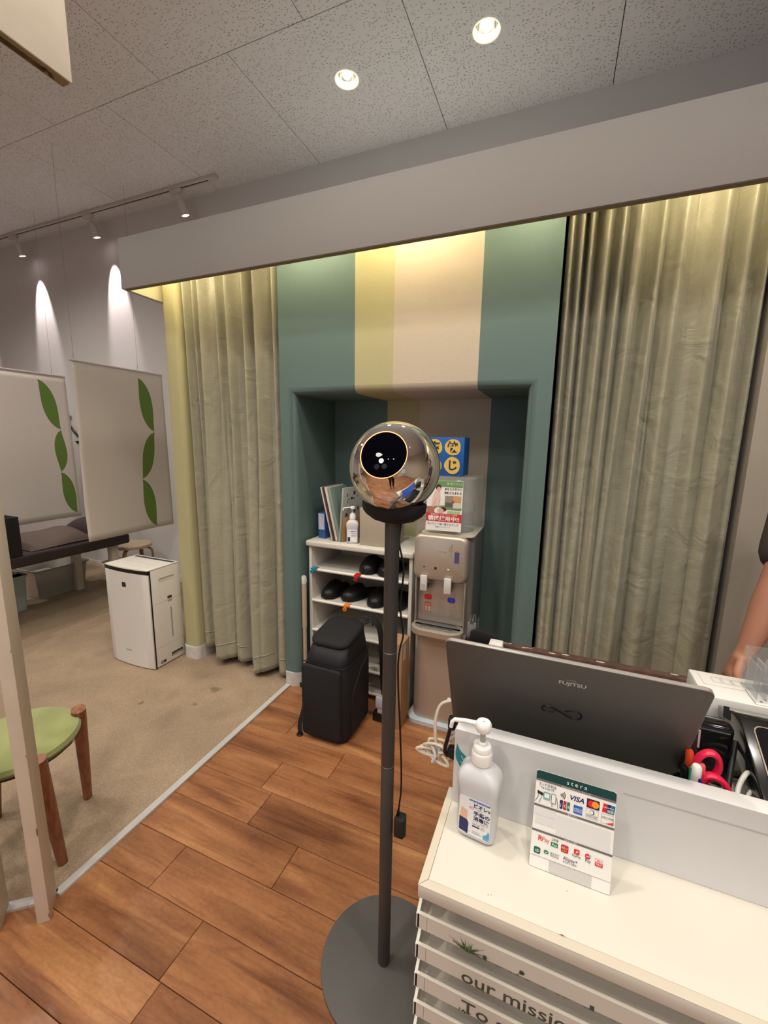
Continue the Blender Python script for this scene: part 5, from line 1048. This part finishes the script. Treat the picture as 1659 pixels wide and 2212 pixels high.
# massage bed
bd = thing('massage_bed', 'dark brown massage bed beyond the hanging banner', 'massage bed', (-3.75, 1.6, .006))
DB = mat('brown_vinyl', (50, 40, 42), .35, bump=.1, bscale=80)
mb = MB(); mb.box((-4.12, .75, .50), (-3.40, 2.455, .583), DB, .018, 4); part('cushion', mb, bd)
LGW = mat('bed_leg_cream', (206, 196, 178), .5)
for x, y in ((-3.50, 2.36), (-4.02, 2.36), (-3.50, .85), (-4.02, .85)):
    mb = MB(); mb.box((x-.03, y-.03, .0065), (x+.03, y+.03, .499), LGW, .003); part('leg', mb, bd)
PB = mat('brown_towel_cloth', (98, 84, 78), .9, bump=.3, bscale=120); PB2 = mat('dark_brown_vinyl_cover', (58, 48, 48), .4)
def pil(x, y, seed): return
mb = MB(); rr = random.Random(3)
mb.grid(lambda u, v: (-3.96+.50*u, 1.74+.46*v, .5845+.115*(sin(pi*min(.999, max(.001, u)))**.45)*(sin(pi*min(.999, max(.001, v)))**.5)*(1+.18*sin(v*7+u*3))*(.65+.5*v)), 30, 30, PB); mb.grid(lambda u, v: (-3.96+.50*u, 1.74+.46*v, .584), 1, 1, PB)
solo('face_pillow', mb, 'brown cloth-covered pillow mound on the massage bed, nearer the black box', 'pillow', sharp=0, loc=(-3.7, 1.97, .584))
mb = MB(); mb.grid(lambda u, v: (-3.95+.48*u, 2.21+.23*v, .5845+.130*(sin(pi*min(.999, max(.001, u)))**.4)*(sin(pi*min(.999, max(.001, v)))**.4)*(1+.1*sin(v*5))), 26, 26, PB2)
for x, y in ((-3.50, 2.26), (-3.48, 2.36)): mb.sphere((x, y, .66), .006, STEEL, 1)
solo('vinyl_cushion', mb, 'dark vinyl cushion at the far end of the massage bed behind the banner', 'cushion', sharp=0, loc=(-3.7, 2.3, .584))
mb = MB()
for a, b in (((-3.72, 1.47, .5845), (-3.405, 1.66, .595)), ((-3.72, 1.47, .595), (-3.705, 1.66, .86)), ((-3.42, 1.47, .595), (-3.405, 1.66, .86)), ((-3.7049, 1.47, .595), (-3.4201, 1.482, .86)), ((-3.7049, 1.648, .595), (-3.4201, 1.66, .86))): mb.box(a, b, mat('black_vinyl_box', (26, 26, 30), .4), .001)
mb.box((-3.70, 1.485, .82), (-3.425, 1.645, .835), mat('pale_mint_towel', (176, 196, 190), .9), .004)
solo('black_storage_box', mb, 'open black box with a pale towel on top, standing on the massage bed', 'box', loc=(-3.56, 1.565, .584))
TR = mat('frosted_bin', (196, 192, 182), .3, trans=.35, ior=1.2); 
def tub(label, x0, x1, y0, y1, z, h, fl, m, name='storage_bin'):
    mb = MB(); e = .004
    mb.rings([rrect(x0-a, x1+a, y0-a, y1+a, .03, zz) for a, zz in ((0, z), (fl*.5, z+h*.5), (fl, z+h), (fl+.010, z+h), (fl+.010, z+h-.012), (fl+.006, z+h-.012), (fl+.006, z+h-.002), (fl-e, z+h-.001), (-e, z+e))], m, cap=True)
    return solo(name, mb, label, 'storage bin', sharp=50)
tub('larger frosted storage bin under the massage bed, on the carpet', -4.62, -4.05, 2.06, 2.44, .0065, .26, .03, TR)
mb = MB(); mb.rings([rrect(-4.60-a, -4.10+a, 2.08-a, 2.42+a, .03, zz) for a, zz in ((0, .02), (.008, .12))], mat('bin_contents_pale', (188, 184, 176), .8)); solo('folded_towels', mb, 'pale folded towels inside the larger frosted bin', 'towels')
tub('small frosted bin half hidden behind the larger one under the bed', -4.05+.02, -3.86+.02, 2.62, 2.78, .0065, .20, .012, TR)
mb = MB(); tx, ty = -3.985, 1.80
mb.rings([rrect(tx-.095-a, tx+.075+a, ty-.13-a, ty+.115+a, .03, zz) for a, zz in ((-.012, .0065), (0, .285), (.010, .287), (.010, .300), (.002, .300), (-.006, .28), (-.018, .012))], mat('bin_blue_grey', (172, 184, 184), .45)); solo('waste_bin', mb, 'pale blue-grey waste bin under the massage bed beside the cream post', 'waste bin', sharp=50)
mb = MB(); mb.grid(lambda u, v: (tx-.085+.15*u, ty-.12+.225*v, .286+.045*sin(pi*min(.999, max(.001, u)))**.4*sin(pi*min(.999, max(.001, v)))**.4*(1+.25*sin(u*9+v*7))), 18, 18, mat('black_bin_bag', (20, 20, 22), .35)); solo('black_cloth', mb, 'crumpled black bag filling the waste bin', 'bag', sharp=0, loc=(tx, ty, .27))

# low round wooden stool by the back wall
rs = thing('round_wooden_stool', 'low round pale wooden stool with bent legs behind the massage bed', 'stool', (-3.62, 2.63, .006))
PW_ = mat('pale_birch', (196, 178, 150), .5); PWE = mat('birch_edge', (156, 122, 84), .5)
mb = MB(); mb.lathe([(.001, .402), (.160, .402), (.163, .405), (.163, .424), (.160, .428), (.001, .428)], PW_, (-3.62, 2.63, 0), 40, cap=False); part('seat', mb, rs)
for k in range(4):
    a = radians(45+90*k-15); dx, dy = cos(a), sin(a); mb = MB()
    strap(mb, [(-3.62+dx*.06, 2.63+dy*.06, .394), (-3.62+dx*.125, 2.63+dy*.125, .392), (-3.62+dx*.166, 2.63+dy*.166, .365), (-3.62+dx*.172, 2.63+dy*.172, .28), (-3.62+dx*.178, 2.63+dy*.178, .007)], .038, .016, PWE, (-dy, dx, 0)); part('leg', mb, rs)

# hanging banners
BAN = mat('banner_white', (224, 216, 206), .8, bump=.05, bscale=30); LEAF = mat('banner_leaf_green', (104, 136, 58), .7)
def banner(X, y0, y1, z0, z1, leafs, label, wires, zb1=None):
    t = thing('hanging_banner', label, 'banner', (X, (y0+y1)/2, z1), group='white hanging banners with green leaves')
    mb = MB(); mb.grid(lambda u, v: (X+.010*sin(u*5+1)*v*v + .035*max(0, v-.8)*(1-u)*2, y0+(y1-y0)*u - .03*v*(1-u) + .02*v*u, z1+(z0+(zb1 or 0)*u-z1)*v), 24, 24, BAN); cl = part('cloth', mb, t, sharp=0); cl.modifiers.new('thickness', 'SOLIDIFY').thickness = .0015
    mb = MB()
    for (ya, za), (yb, zb), sgn in leafs:
        n = 18; L1 = []; R1 = []; d = Vector((yb-ya, zb-za)); nn = Vector((-d.y, d.x)).normalized(); ln_ = d.length
        for k in range(n+1):
            q = k/n; w1 = (q**.75*(1-q)**1.35)*ln_*.56; w2 = (q**1.35*(1-q)**.75)*ln_*.56
            if sgn < 0: w1, w2 = w2, w1
            c = Vector((ya, za))+d*q; L1.append(c+nn*w1); R1.append(c-nn*w2)
        pts = L1+R1[::-1][1:-1]; cy_ = [(p.x, p.y) for p in pts]
        # triangulated strip so that it follows the cloth
        def cx(y, z):
            u = (y-y0)/(y1-y0); v = (z1-z)/(z1-z0); return X+.010*sin(u*5+1)*v*v+.035*max(0, v-.8)*(1-u)*2+.0022
        vsA = [mb.V((cx(p.x, p.y), p.x, p.y)) for p in L1]; vsB = [mb.V((cx(p.x, p.y), p.x, p.y)) for p in R1]
        fs = []
        for k in range(n):
            q = [vsA[k], vsA[k+1], vsB[k+1], vsB[k]]
            fs.append(mb.bm.faces.new(q))
        mb._fin(fs, LEAF)
    mb2 = mb; lp_ = part('leaf_print', mb2, t, sharp=0, label='chain of three green leaves printed on the cloth')
    mb = MB(); mb.tube([(X, y0-.025, z1+.006), (X, y1+.0, z1+.006)], .008, TW, 12); part('hanging_rod', mb, t)
    for wy in wires:
        mb = MB(); mb.tube([(X, wy, H), (X, wy, z1+.03)], .0008, mat('wire_grey', (130, 124, 118), .4, metal=.5), 6); mb.tube([(X, wy, z1+.06), (X-.004, wy, z1+.03), (X, wy, z1+.012), (X+.004, wy, z1+.03), (X, wy, z1+.06)], .0018, STEEL, 6); part('wire', mb, t)
def S1(y, z): return (y*.9326, 1.42-(1.42-z)*.9326)
la = [(S1(2.774, 1.944), S1(2.905, 1.468), 1), (S1(2.905, 1.462), S1(2.745, 1.032), -1), (S1(2.745, 1.026), S1(2.865, .564), 1)]
banner(-3.32, 2.073, 2.825, .607, 1.955, la, 'nearer white banner with three green leaves, right of the two', (2.085, 2.595), .0)
S = S1(2.609, 1.958); k_ = 2.609*.9326
lb = [((2.433, 1.92), (2.585, 1.475), 1), ((2.585, 1.469), (2.545, 1.075), -1), ((2.545, 1.069), (2.655, .66), 1)]
banner(-4.41, 1.93, 2.670, .62, 1.965, lb, 'farther white banner with green leaves, cut by the left edge', (1.95, 2.56), .0)
# coat hanger on the back wall
hg = thing('coat_hanger', 'black coat hanger hanging from a wall hook between the two banners', 'coat hanger', (-4.78, YB-.02, 1.5))
mb = MB(); mb.tube(smooth_path([(-4.80, YB-.02, 1.60), (-4.788, YB-.02, 1.616), (-4.776, YB-.02, 1.602), (-4.785, YB-.02, 1.58), (-4.785, YB-.02, 1.53)], 5), .003, STEEL, 6); part('hook', mb, hg)
mb = MB(); mb.tube(smooth_path([(-4.785, YB-.02, 1.53), (-4.74, YB-.025, 1.49), (-4.64, YB-.03, 1.41), (-4.60, YB-.03, 1.385)], 5), .011, BLACK, 8); mb.tube(smooth_path([(-4.785, YB-.02, 1.53), (-4.83, YB-.025, 1.49), (-4.93, YB-.03, 1.41), (-4.97, YB-.03, 1.385)], 5), .011, BLACK, 8); part('shoulder_bar', mb, hg)
mb = MB(); mb.box((-4.82, YB-.012, 1.595), (-4.76, YB-.0005, 1.625), STEEL, .002); mb.tube([(-4.80, YB-.012, 1.612), (-4.80, YB-.035, 1.61), (-4.80, YB-.038, 1.63)], .004, STEEL, 8); mb.tube([(-4.77, YB-.012, 1.612), (-4.76, YB-.035, 1.61), (-4.755, YB-.038, 1.63)], .004, STEEL, 8); solo('wall_hook', mb, 'small metal coat hook plate on the back wall above the hanger', 'wall hook', loc=(-4.79, YB-.01, 1.595))
mb = MB(); mb.box((-4.70, YB-.02, 1.335), (-4.67, YB-.0005, 1.365), MBLACK, .003); mb.tube([(-4.685, YB-.02, 1.35), (-4.685, YB-.04, 1.36)], .004, MBLACK, 8); solo('small_wall_hook', mb, 'small dark hook on the back wall below the coat hanger', 'wall hook', loc=(-4.685, YB-.01, 1.335))
# papers taped on the left of the near post
for i, (zc, hh, lab) in enumerate(((1.02, .10, 'upper white note taped beside the near cream post'), (.86, .07, 'lower white note taped beside the near cream post'))):
    mb = MB(); F = frame((-1.372, .498, zc-hh/2), (.72, .69, 0), (0, 0, 1)); mb.M = F; mb.box((0, 0, 0), (.085, hh, .0006), PAPER); mb.rect(.072, .012, .082, hh-.02, mat('note_grey', (190, 188, 184), .7), .0008)
    for k in range(4): mb.rect(.074, .016+k*.014, .080, .019+k*.014, INKB, .0010)
    solo('paper_note', mb, lab, 'paper note', 'notes by the near post', loc=(-1.34, .53, zc-hh/2))
# ================================================================ PEOPLE
def skin_obj(name, V, Ed, root, m, parent, sub=2):
    names = list(V); me = bpy.data.meshes.new(name); me.from_pydata([V[n][0] for n in names], [(names.index(a), names.index(b)) for a, b in Ed], [])
    me.materials.append(m)
    me.transform(WM[parent].inverted())
    o = bpy.data.objects.new(name, me); COL.objects.link(o); o.parent = parent; WM[o] = WM[parent]
    sk = o.modifiers.new('skin', 'SKIN'); sk.use_smooth_shade = True; sk.branch_smoothing = .4
    sv = me.skin_vertices[0].data
    for i, n in enumerate(names):
        r = V[n][1]; sv[i].radius = r if isinstance(r, tuple) else (r, r); sv[i].use_root = (n == root)
    sb = o.modifiers.new('subdivision', 'SUBSURF'); sb.levels = sub; sb.render_levels = sub
    return o
def chain(V, Ed, pre, start, pts):
    last = start
    for i, (p, r) in enumerate(pts): n = f'{pre}{i}'; V[n] = (p, r); Ed.append((last, n)); last = n
    return last
def hand(V, Ed, pre, wrist, palm_dir, side, thumb_dir, palm_n, curl=.5, k=1.0):
    pd = Vector(palm_dir).normalized(); sd = Vector(side).normalized(); pn = Vector(palm_n).normalized(); w = Vector(V[wrist][0])
    c = w+pd*.045*k; V[pre+'palm'] = (tuple(c), (.026*k, .017*k)); Ed.append((wrist, pre+'palm'))
    kn = w+pd*.085*k; V[pre+'kn'] = (tuple(kn), (.028*k, .014*k)); Ed.append((pre+'palm', pre+'kn'))
    for i, (off, ln_) in enumerate(((-.029, .072), (-.010, .082), (.010, .077), (.028, .060))):
        b = w+pd*.088*k+sd*off*k; V[f'{pre}f{i}a'] = (tuple(b), .0095*k); Ed.append((pre+'kn', f'{pre}f{i}a'))
        last = f'{pre}f{i}a'; d = pd.copy(); p = b
        for j, fr in enumerate((.45, .32, .23)):
            d = (d*cos(curl*(.6+j*.4)) + pn*sin(curl*(.6+j*.4))).normalized(); p = p+d*ln_*fr*k
            n = f'{pre}f{i}{j}'; V[n] = (tuple(p), (.0088-.0008*j)*k); Ed.append((last, n)); last = n
    td = (pd*.55+Vector(thumb_dir)*.8).normalized(); p = w+pd*.03*k+Vector(thumb_dir)*.024*k; V[pre+'t0'] = (tuple(p), .0125*k); Ed.append((pre+'palm', pre+'t0'))
    p = p+td*.032*k; V[pre+'t1'] = (tuple(p), .0105*k); Ed.append((pre+'t0', pre+'t1')); p = p+(td*.6+pn*.5+pd*.2).normalized()*.028*k; V[pre+'t2'] = (tuple(p), .009*k); Ed.append((pre+'t1', pre+'t2'))
def head(V, Ed, neck, p, f, k=1.0):
    p = Vector(p); f = Vector(f).normalized()
    for n, off, r in (('jaw', (.0, .022, -.012), .066), ('cheek', (0, .014, .030), .088), ('skullm', (0, .0, .080), .100), ('skullt', (0, -.008, .135), .082)):
        q = p + f*off[1] + Vector((0, 0, off[2])); V[n] = (tuple(q), r)
    Ed += [(neck, 'jaw'), ('jaw', 'cheek'), ('cheek', 'skullm'), ('skullm', 'skullt')]
def face(parent, p, f, hair, skin):
    p = Vector(p); f = Vector(f).normalized(); s = f.cross(Vector((0, 0, 1))).normalized()
    for sg in (-1, 1):
        mb = MB(); q = p+f*.0815+s*.030*sg+Vector((0, 0, .058)); mb.sphere(q, .0115, mat('eye_white', (236, 232, 226), .3), 2); mb.sphere(q+f*.0080, .0048, INKB, 2); mb.tube([q+f*.006-s*.016+Vector((0, 0, .020)), q+f*.010+Vector((0, 0, .025)), q+f*.006+s*.016+Vector((0, 0, .020))], [.0015, .0028, .0015], HAIR, 8); mb.sphere(q-f*.0008+Vector((0, 0, .0045)), .0122, skin, 2, (1, 1, .72)); part('eye', mb, parent)
        mb = MB(); q = p+s*.082*sg+Vector((0, 0, .050))-f*.005; mb.sphere(q, .026, skin, 2, (.35, .6, 1.1)); part('ear', mb, parent)
    mb = MB(); mb.tube([p+f*.076+Vector((0, 0, .060)), p+f*.098+Vector((0, 0, .034)), p+f*.080+Vector((0, 0, .024))], [.007, .013, .010], skin, 10); part('nose', mb, parent)
    mb = MB(); mb.tube([p+f*.076+s*.024+Vector((0, 0, .006)), p+f*.089+Vector((0, 0, .004)), p+f*.076-s*.024+Vector((0, 0, .006))], [.003, .0055, .003], mat('lips', (168, 96, 86), .5), 8); part('mouth', mb, parent)
    mb = MB(); n = 28
    def hf(u, v):
        a = 2*pi*u; b = pi*.5*(1-v*(1.34 if cos(a) < .25 else .80+.10*abs(sin(a)))); r = .101; fx = cos(a)*cos(b); 
        cut = max(0, fx)*max(0, -(sin(b))+.45)*.0
        q = p+Vector((0, 0, .085))-f*.012 + f*(r*cos(a)*cos(b)*(1 if fx < .2 or b > .35 else .80))+s*(r*.92*sin(a)*cos(b))+Vector((0, 0, r*.98*sin(b)))
        return q
    mb.grid(hf, n, 14, hair); h = part('hair', mb, parent, sharp=0)
SKIN = mat('skin', (172, 120, 96), .5, bump=.08, bscale=400, var=.06, vscale=10); HAIR = mat('black_hair', (22, 18, 16), .5)
BRT = mat('dark_brown_jersey', (58, 48, 42), .85, bump=.2, bscale=500); BKT = mat('black_trousers', (24, 24, 28), .8); SHO = mat('shoe_dark', (26, 24, 24), .5)

def human(tname, label, base, fwd, armL, armR, shirt, trousers, hair, hands, nm_shirt):
    # base = point on the floor between the feet; arms given as lists of (elbow, wrist) world points
    t = thing(tname, label, 'person', base); f = Vector(fwd).normalized(); s = f.cross(Vector((0, 0, 1))).normalized(); B = Vector(base)
    def P(a, b, c): return tuple(B+s*a+f*b+Vector((0, 0, c)))
    V = {}; Ed = []
    V['pelvis'] = (P(0, 0, .90), (.13, .10)); V['waist'] = (P(0, 0, 1.04), (.12, .09)); V['chest'] = (P(0, -.005, 1.24), (.135, .095)); V['coll'] = (P(0, -.01, 1.36), (.075, .06)); V['neck'] = (P(0, .0, 1.42), .060)
    Ed += [('pelvis', 'waist'), ('waist', 'chest'), ('chest', 'coll'), ('coll', 'neck')]
    hp = P(0, .012, 1.478); head(V, Ed, 'neck', hp, f)
    sh = {}
    for nm, sg, arm in (('L', -1, armL), ('R', 1, armR)):
        S_ = P(.165*sg, -.01, 1.355); V[nm+'s'] = (S_, .05); Ed.append(('coll', nm+'s')); e, w = Vector(arm[0]), Vector(arm[1])
        V[nm+'m'] = (tuple(Vector(S_).lerp(e, .5)), .043); V[nm+'e'] = (tuple(e), .036); V[nm+'fa'] = (tuple(e.lerp(w, .35)), .037); V[nm+'w'] = (tuple(w), (.025, .021))
        Ed += [(nm+'s', nm+'m'), (nm+'m', nm+'e'), (nm+'e', nm+'fa'), (nm+'fa', nm+'w')]; sh[nm] = (Vector(S_), e)
        hand(V, Ed, nm+'h', nm+'w', *hands[nm])
    leg = {}
    for nm, sg in (('l', -1), ('r', 1)):
        V[nm+'h'] = (P(.085*sg, 0, .84), .088); V[nm+'k'] = (P(.095*sg, .01, .48), .055); V[nm+'c'] = (P(.097*sg, -.012, .34), .052); V[nm+'a'] = (P(.10*sg, -.015, .085), .034); V[nm+'t'] = (P(.11*sg, .12, .034), .032)
        Ed += [('pelvis', nm+'h'), (nm+'h', nm+'k'), (nm+'k', nm+'c'), (nm+'c', nm+'a'), (nm+'a', nm+'t')]
    skin_obj('body', V, Ed, 'pelvis', SKIN, t)
    face(t, hp, f, hair, SKIN)
    V = {}; Ed = []; V['w'] = (P(0, 0, .84), (.165, .135)); V['h2'] = (P(0, 0, .93), (.158, .128)); V['m'] = (P(0, 0, 1.06), (.142, .112)); V['c'] = (P(0, -.005, 1.25), (.158, .118)); V['n'] = (P(0, -.01, 1.375), (.085, .072)); Ed += [('w', 'h2'), ('h2', 'm'), ('m', 'c'), ('c', 'n')]
    for nm in 'LR':
        a, e = sh[nm]; V[nm+'a'] = (tuple(a+Vector((0, 0, .0))), .064); V[nm+'b'] = (tuple(a.lerp(e, .45)), .058); V[nm+'c'] = (tuple(a.lerp(e, .99)), .058); Ed += [('n', nm+'a'), (nm+'a', nm+'b'), (nm+'b', nm+'c')]
    skin_obj(nm_shirt, V, Ed, 'm', shirt, t)
    V = {}; Ed = []; V['w'] = (P(0, 0, .96), (.138, .11)); V['p'] = (P(0, 0, .88), (.15, .118)); Ed += [('w', 'p')]
    for nm, sg in (('l', -1), ('r', 1)):
        V[nm+'h'] = (P(.085*sg, 0, .80), .100); V[nm+'k'] = (P(.095*sg, .01, .48), .072); V[nm+'a'] = (P(.10*sg, -.012, .10), .058); Ed += [('p', nm+'h'), (nm+'h', nm+'k'), (nm+'k', nm+'a')]
    skin_obj('trousers', V, Ed, 'p', trousers, t)
    for sg in (-1, 1):
        mb = MB(); c = Vector(P(.105*sg, .05, 0)); R_ = []
        for k in range(9):
            q = -1+k*.25; wv = .046*(1-abs(q)**3*.6); p_ = c+f*.135*q; hgt = .072 if q < .1 else .072-.030*(q-.1)
            R_.append([p_+s*wv*cos(a)+Vector((0, 0, .001+hgt*.5*(1+sin(a)))) for a in [2*pi*i/14 for i in range(14)]])
        mb.rings(R_, SHO); part('shoe', mb, t)
    return t

# staff member at the till: only an arm and a sleeve reach into view
eR = (.475, 1.245, 1.120); wR = (.470, 1.215, .955)
eL = (.88, 1.36, 1.08); wL = (.80, 1.18, 1.0)
human('person', 'person in a dark brown short-sleeved top reaching down behind the white box', (.775, 1.40, 0), (-.12, -1, 0),
      (eL, wL), ((.520, 1.245, 1.120), (.466, 1.205, .945)), BRT, BKT, HAIR,
      {'L': ((-.2, -.9, -.3), (1, 0, 0), (1, -.2, 0), (0, 0, -1), .35), 'R': ((-.32, -.10, -.95), (-.1, 1, 0), (-.35, -.9, -.3), (.9, .0, -.35), .75)}, 't_shirt')
# the photographer, visible in the mirror ball
WSH = mat('white_shirt', (222, 218, 212), .8)
human('person', 'person in a white shirt and black trousers taking the photo, seen in the mirror ball', (.0, -.48, 0), (.0, 1, 0),
      ((-.21, -.30, 1.16), (-.09, -.10, 1.33)), ((.21, -.30, 1.16), (.09, -.10, 1.33)), WSH, BKT, HAIR, {'L': ((.45, .15, .8), (0, 0, 1), (.1, 0, 1), (1, .3, 0), .4, .8), 'R': ((-.45, .15, .8), (0, 0, 1), (-.1, 0, 1), (-1, .3, 0), .4, .8)}, 'shirt')
mb = MB(); mb.box((-.036, -.052, 1.345), (.036, -.044, 1.455), BLACK, .004); solo('phone', mb, 'dark phone held up by the person in the white shirt', 'phone', loc=(0, -.048, 1.345))
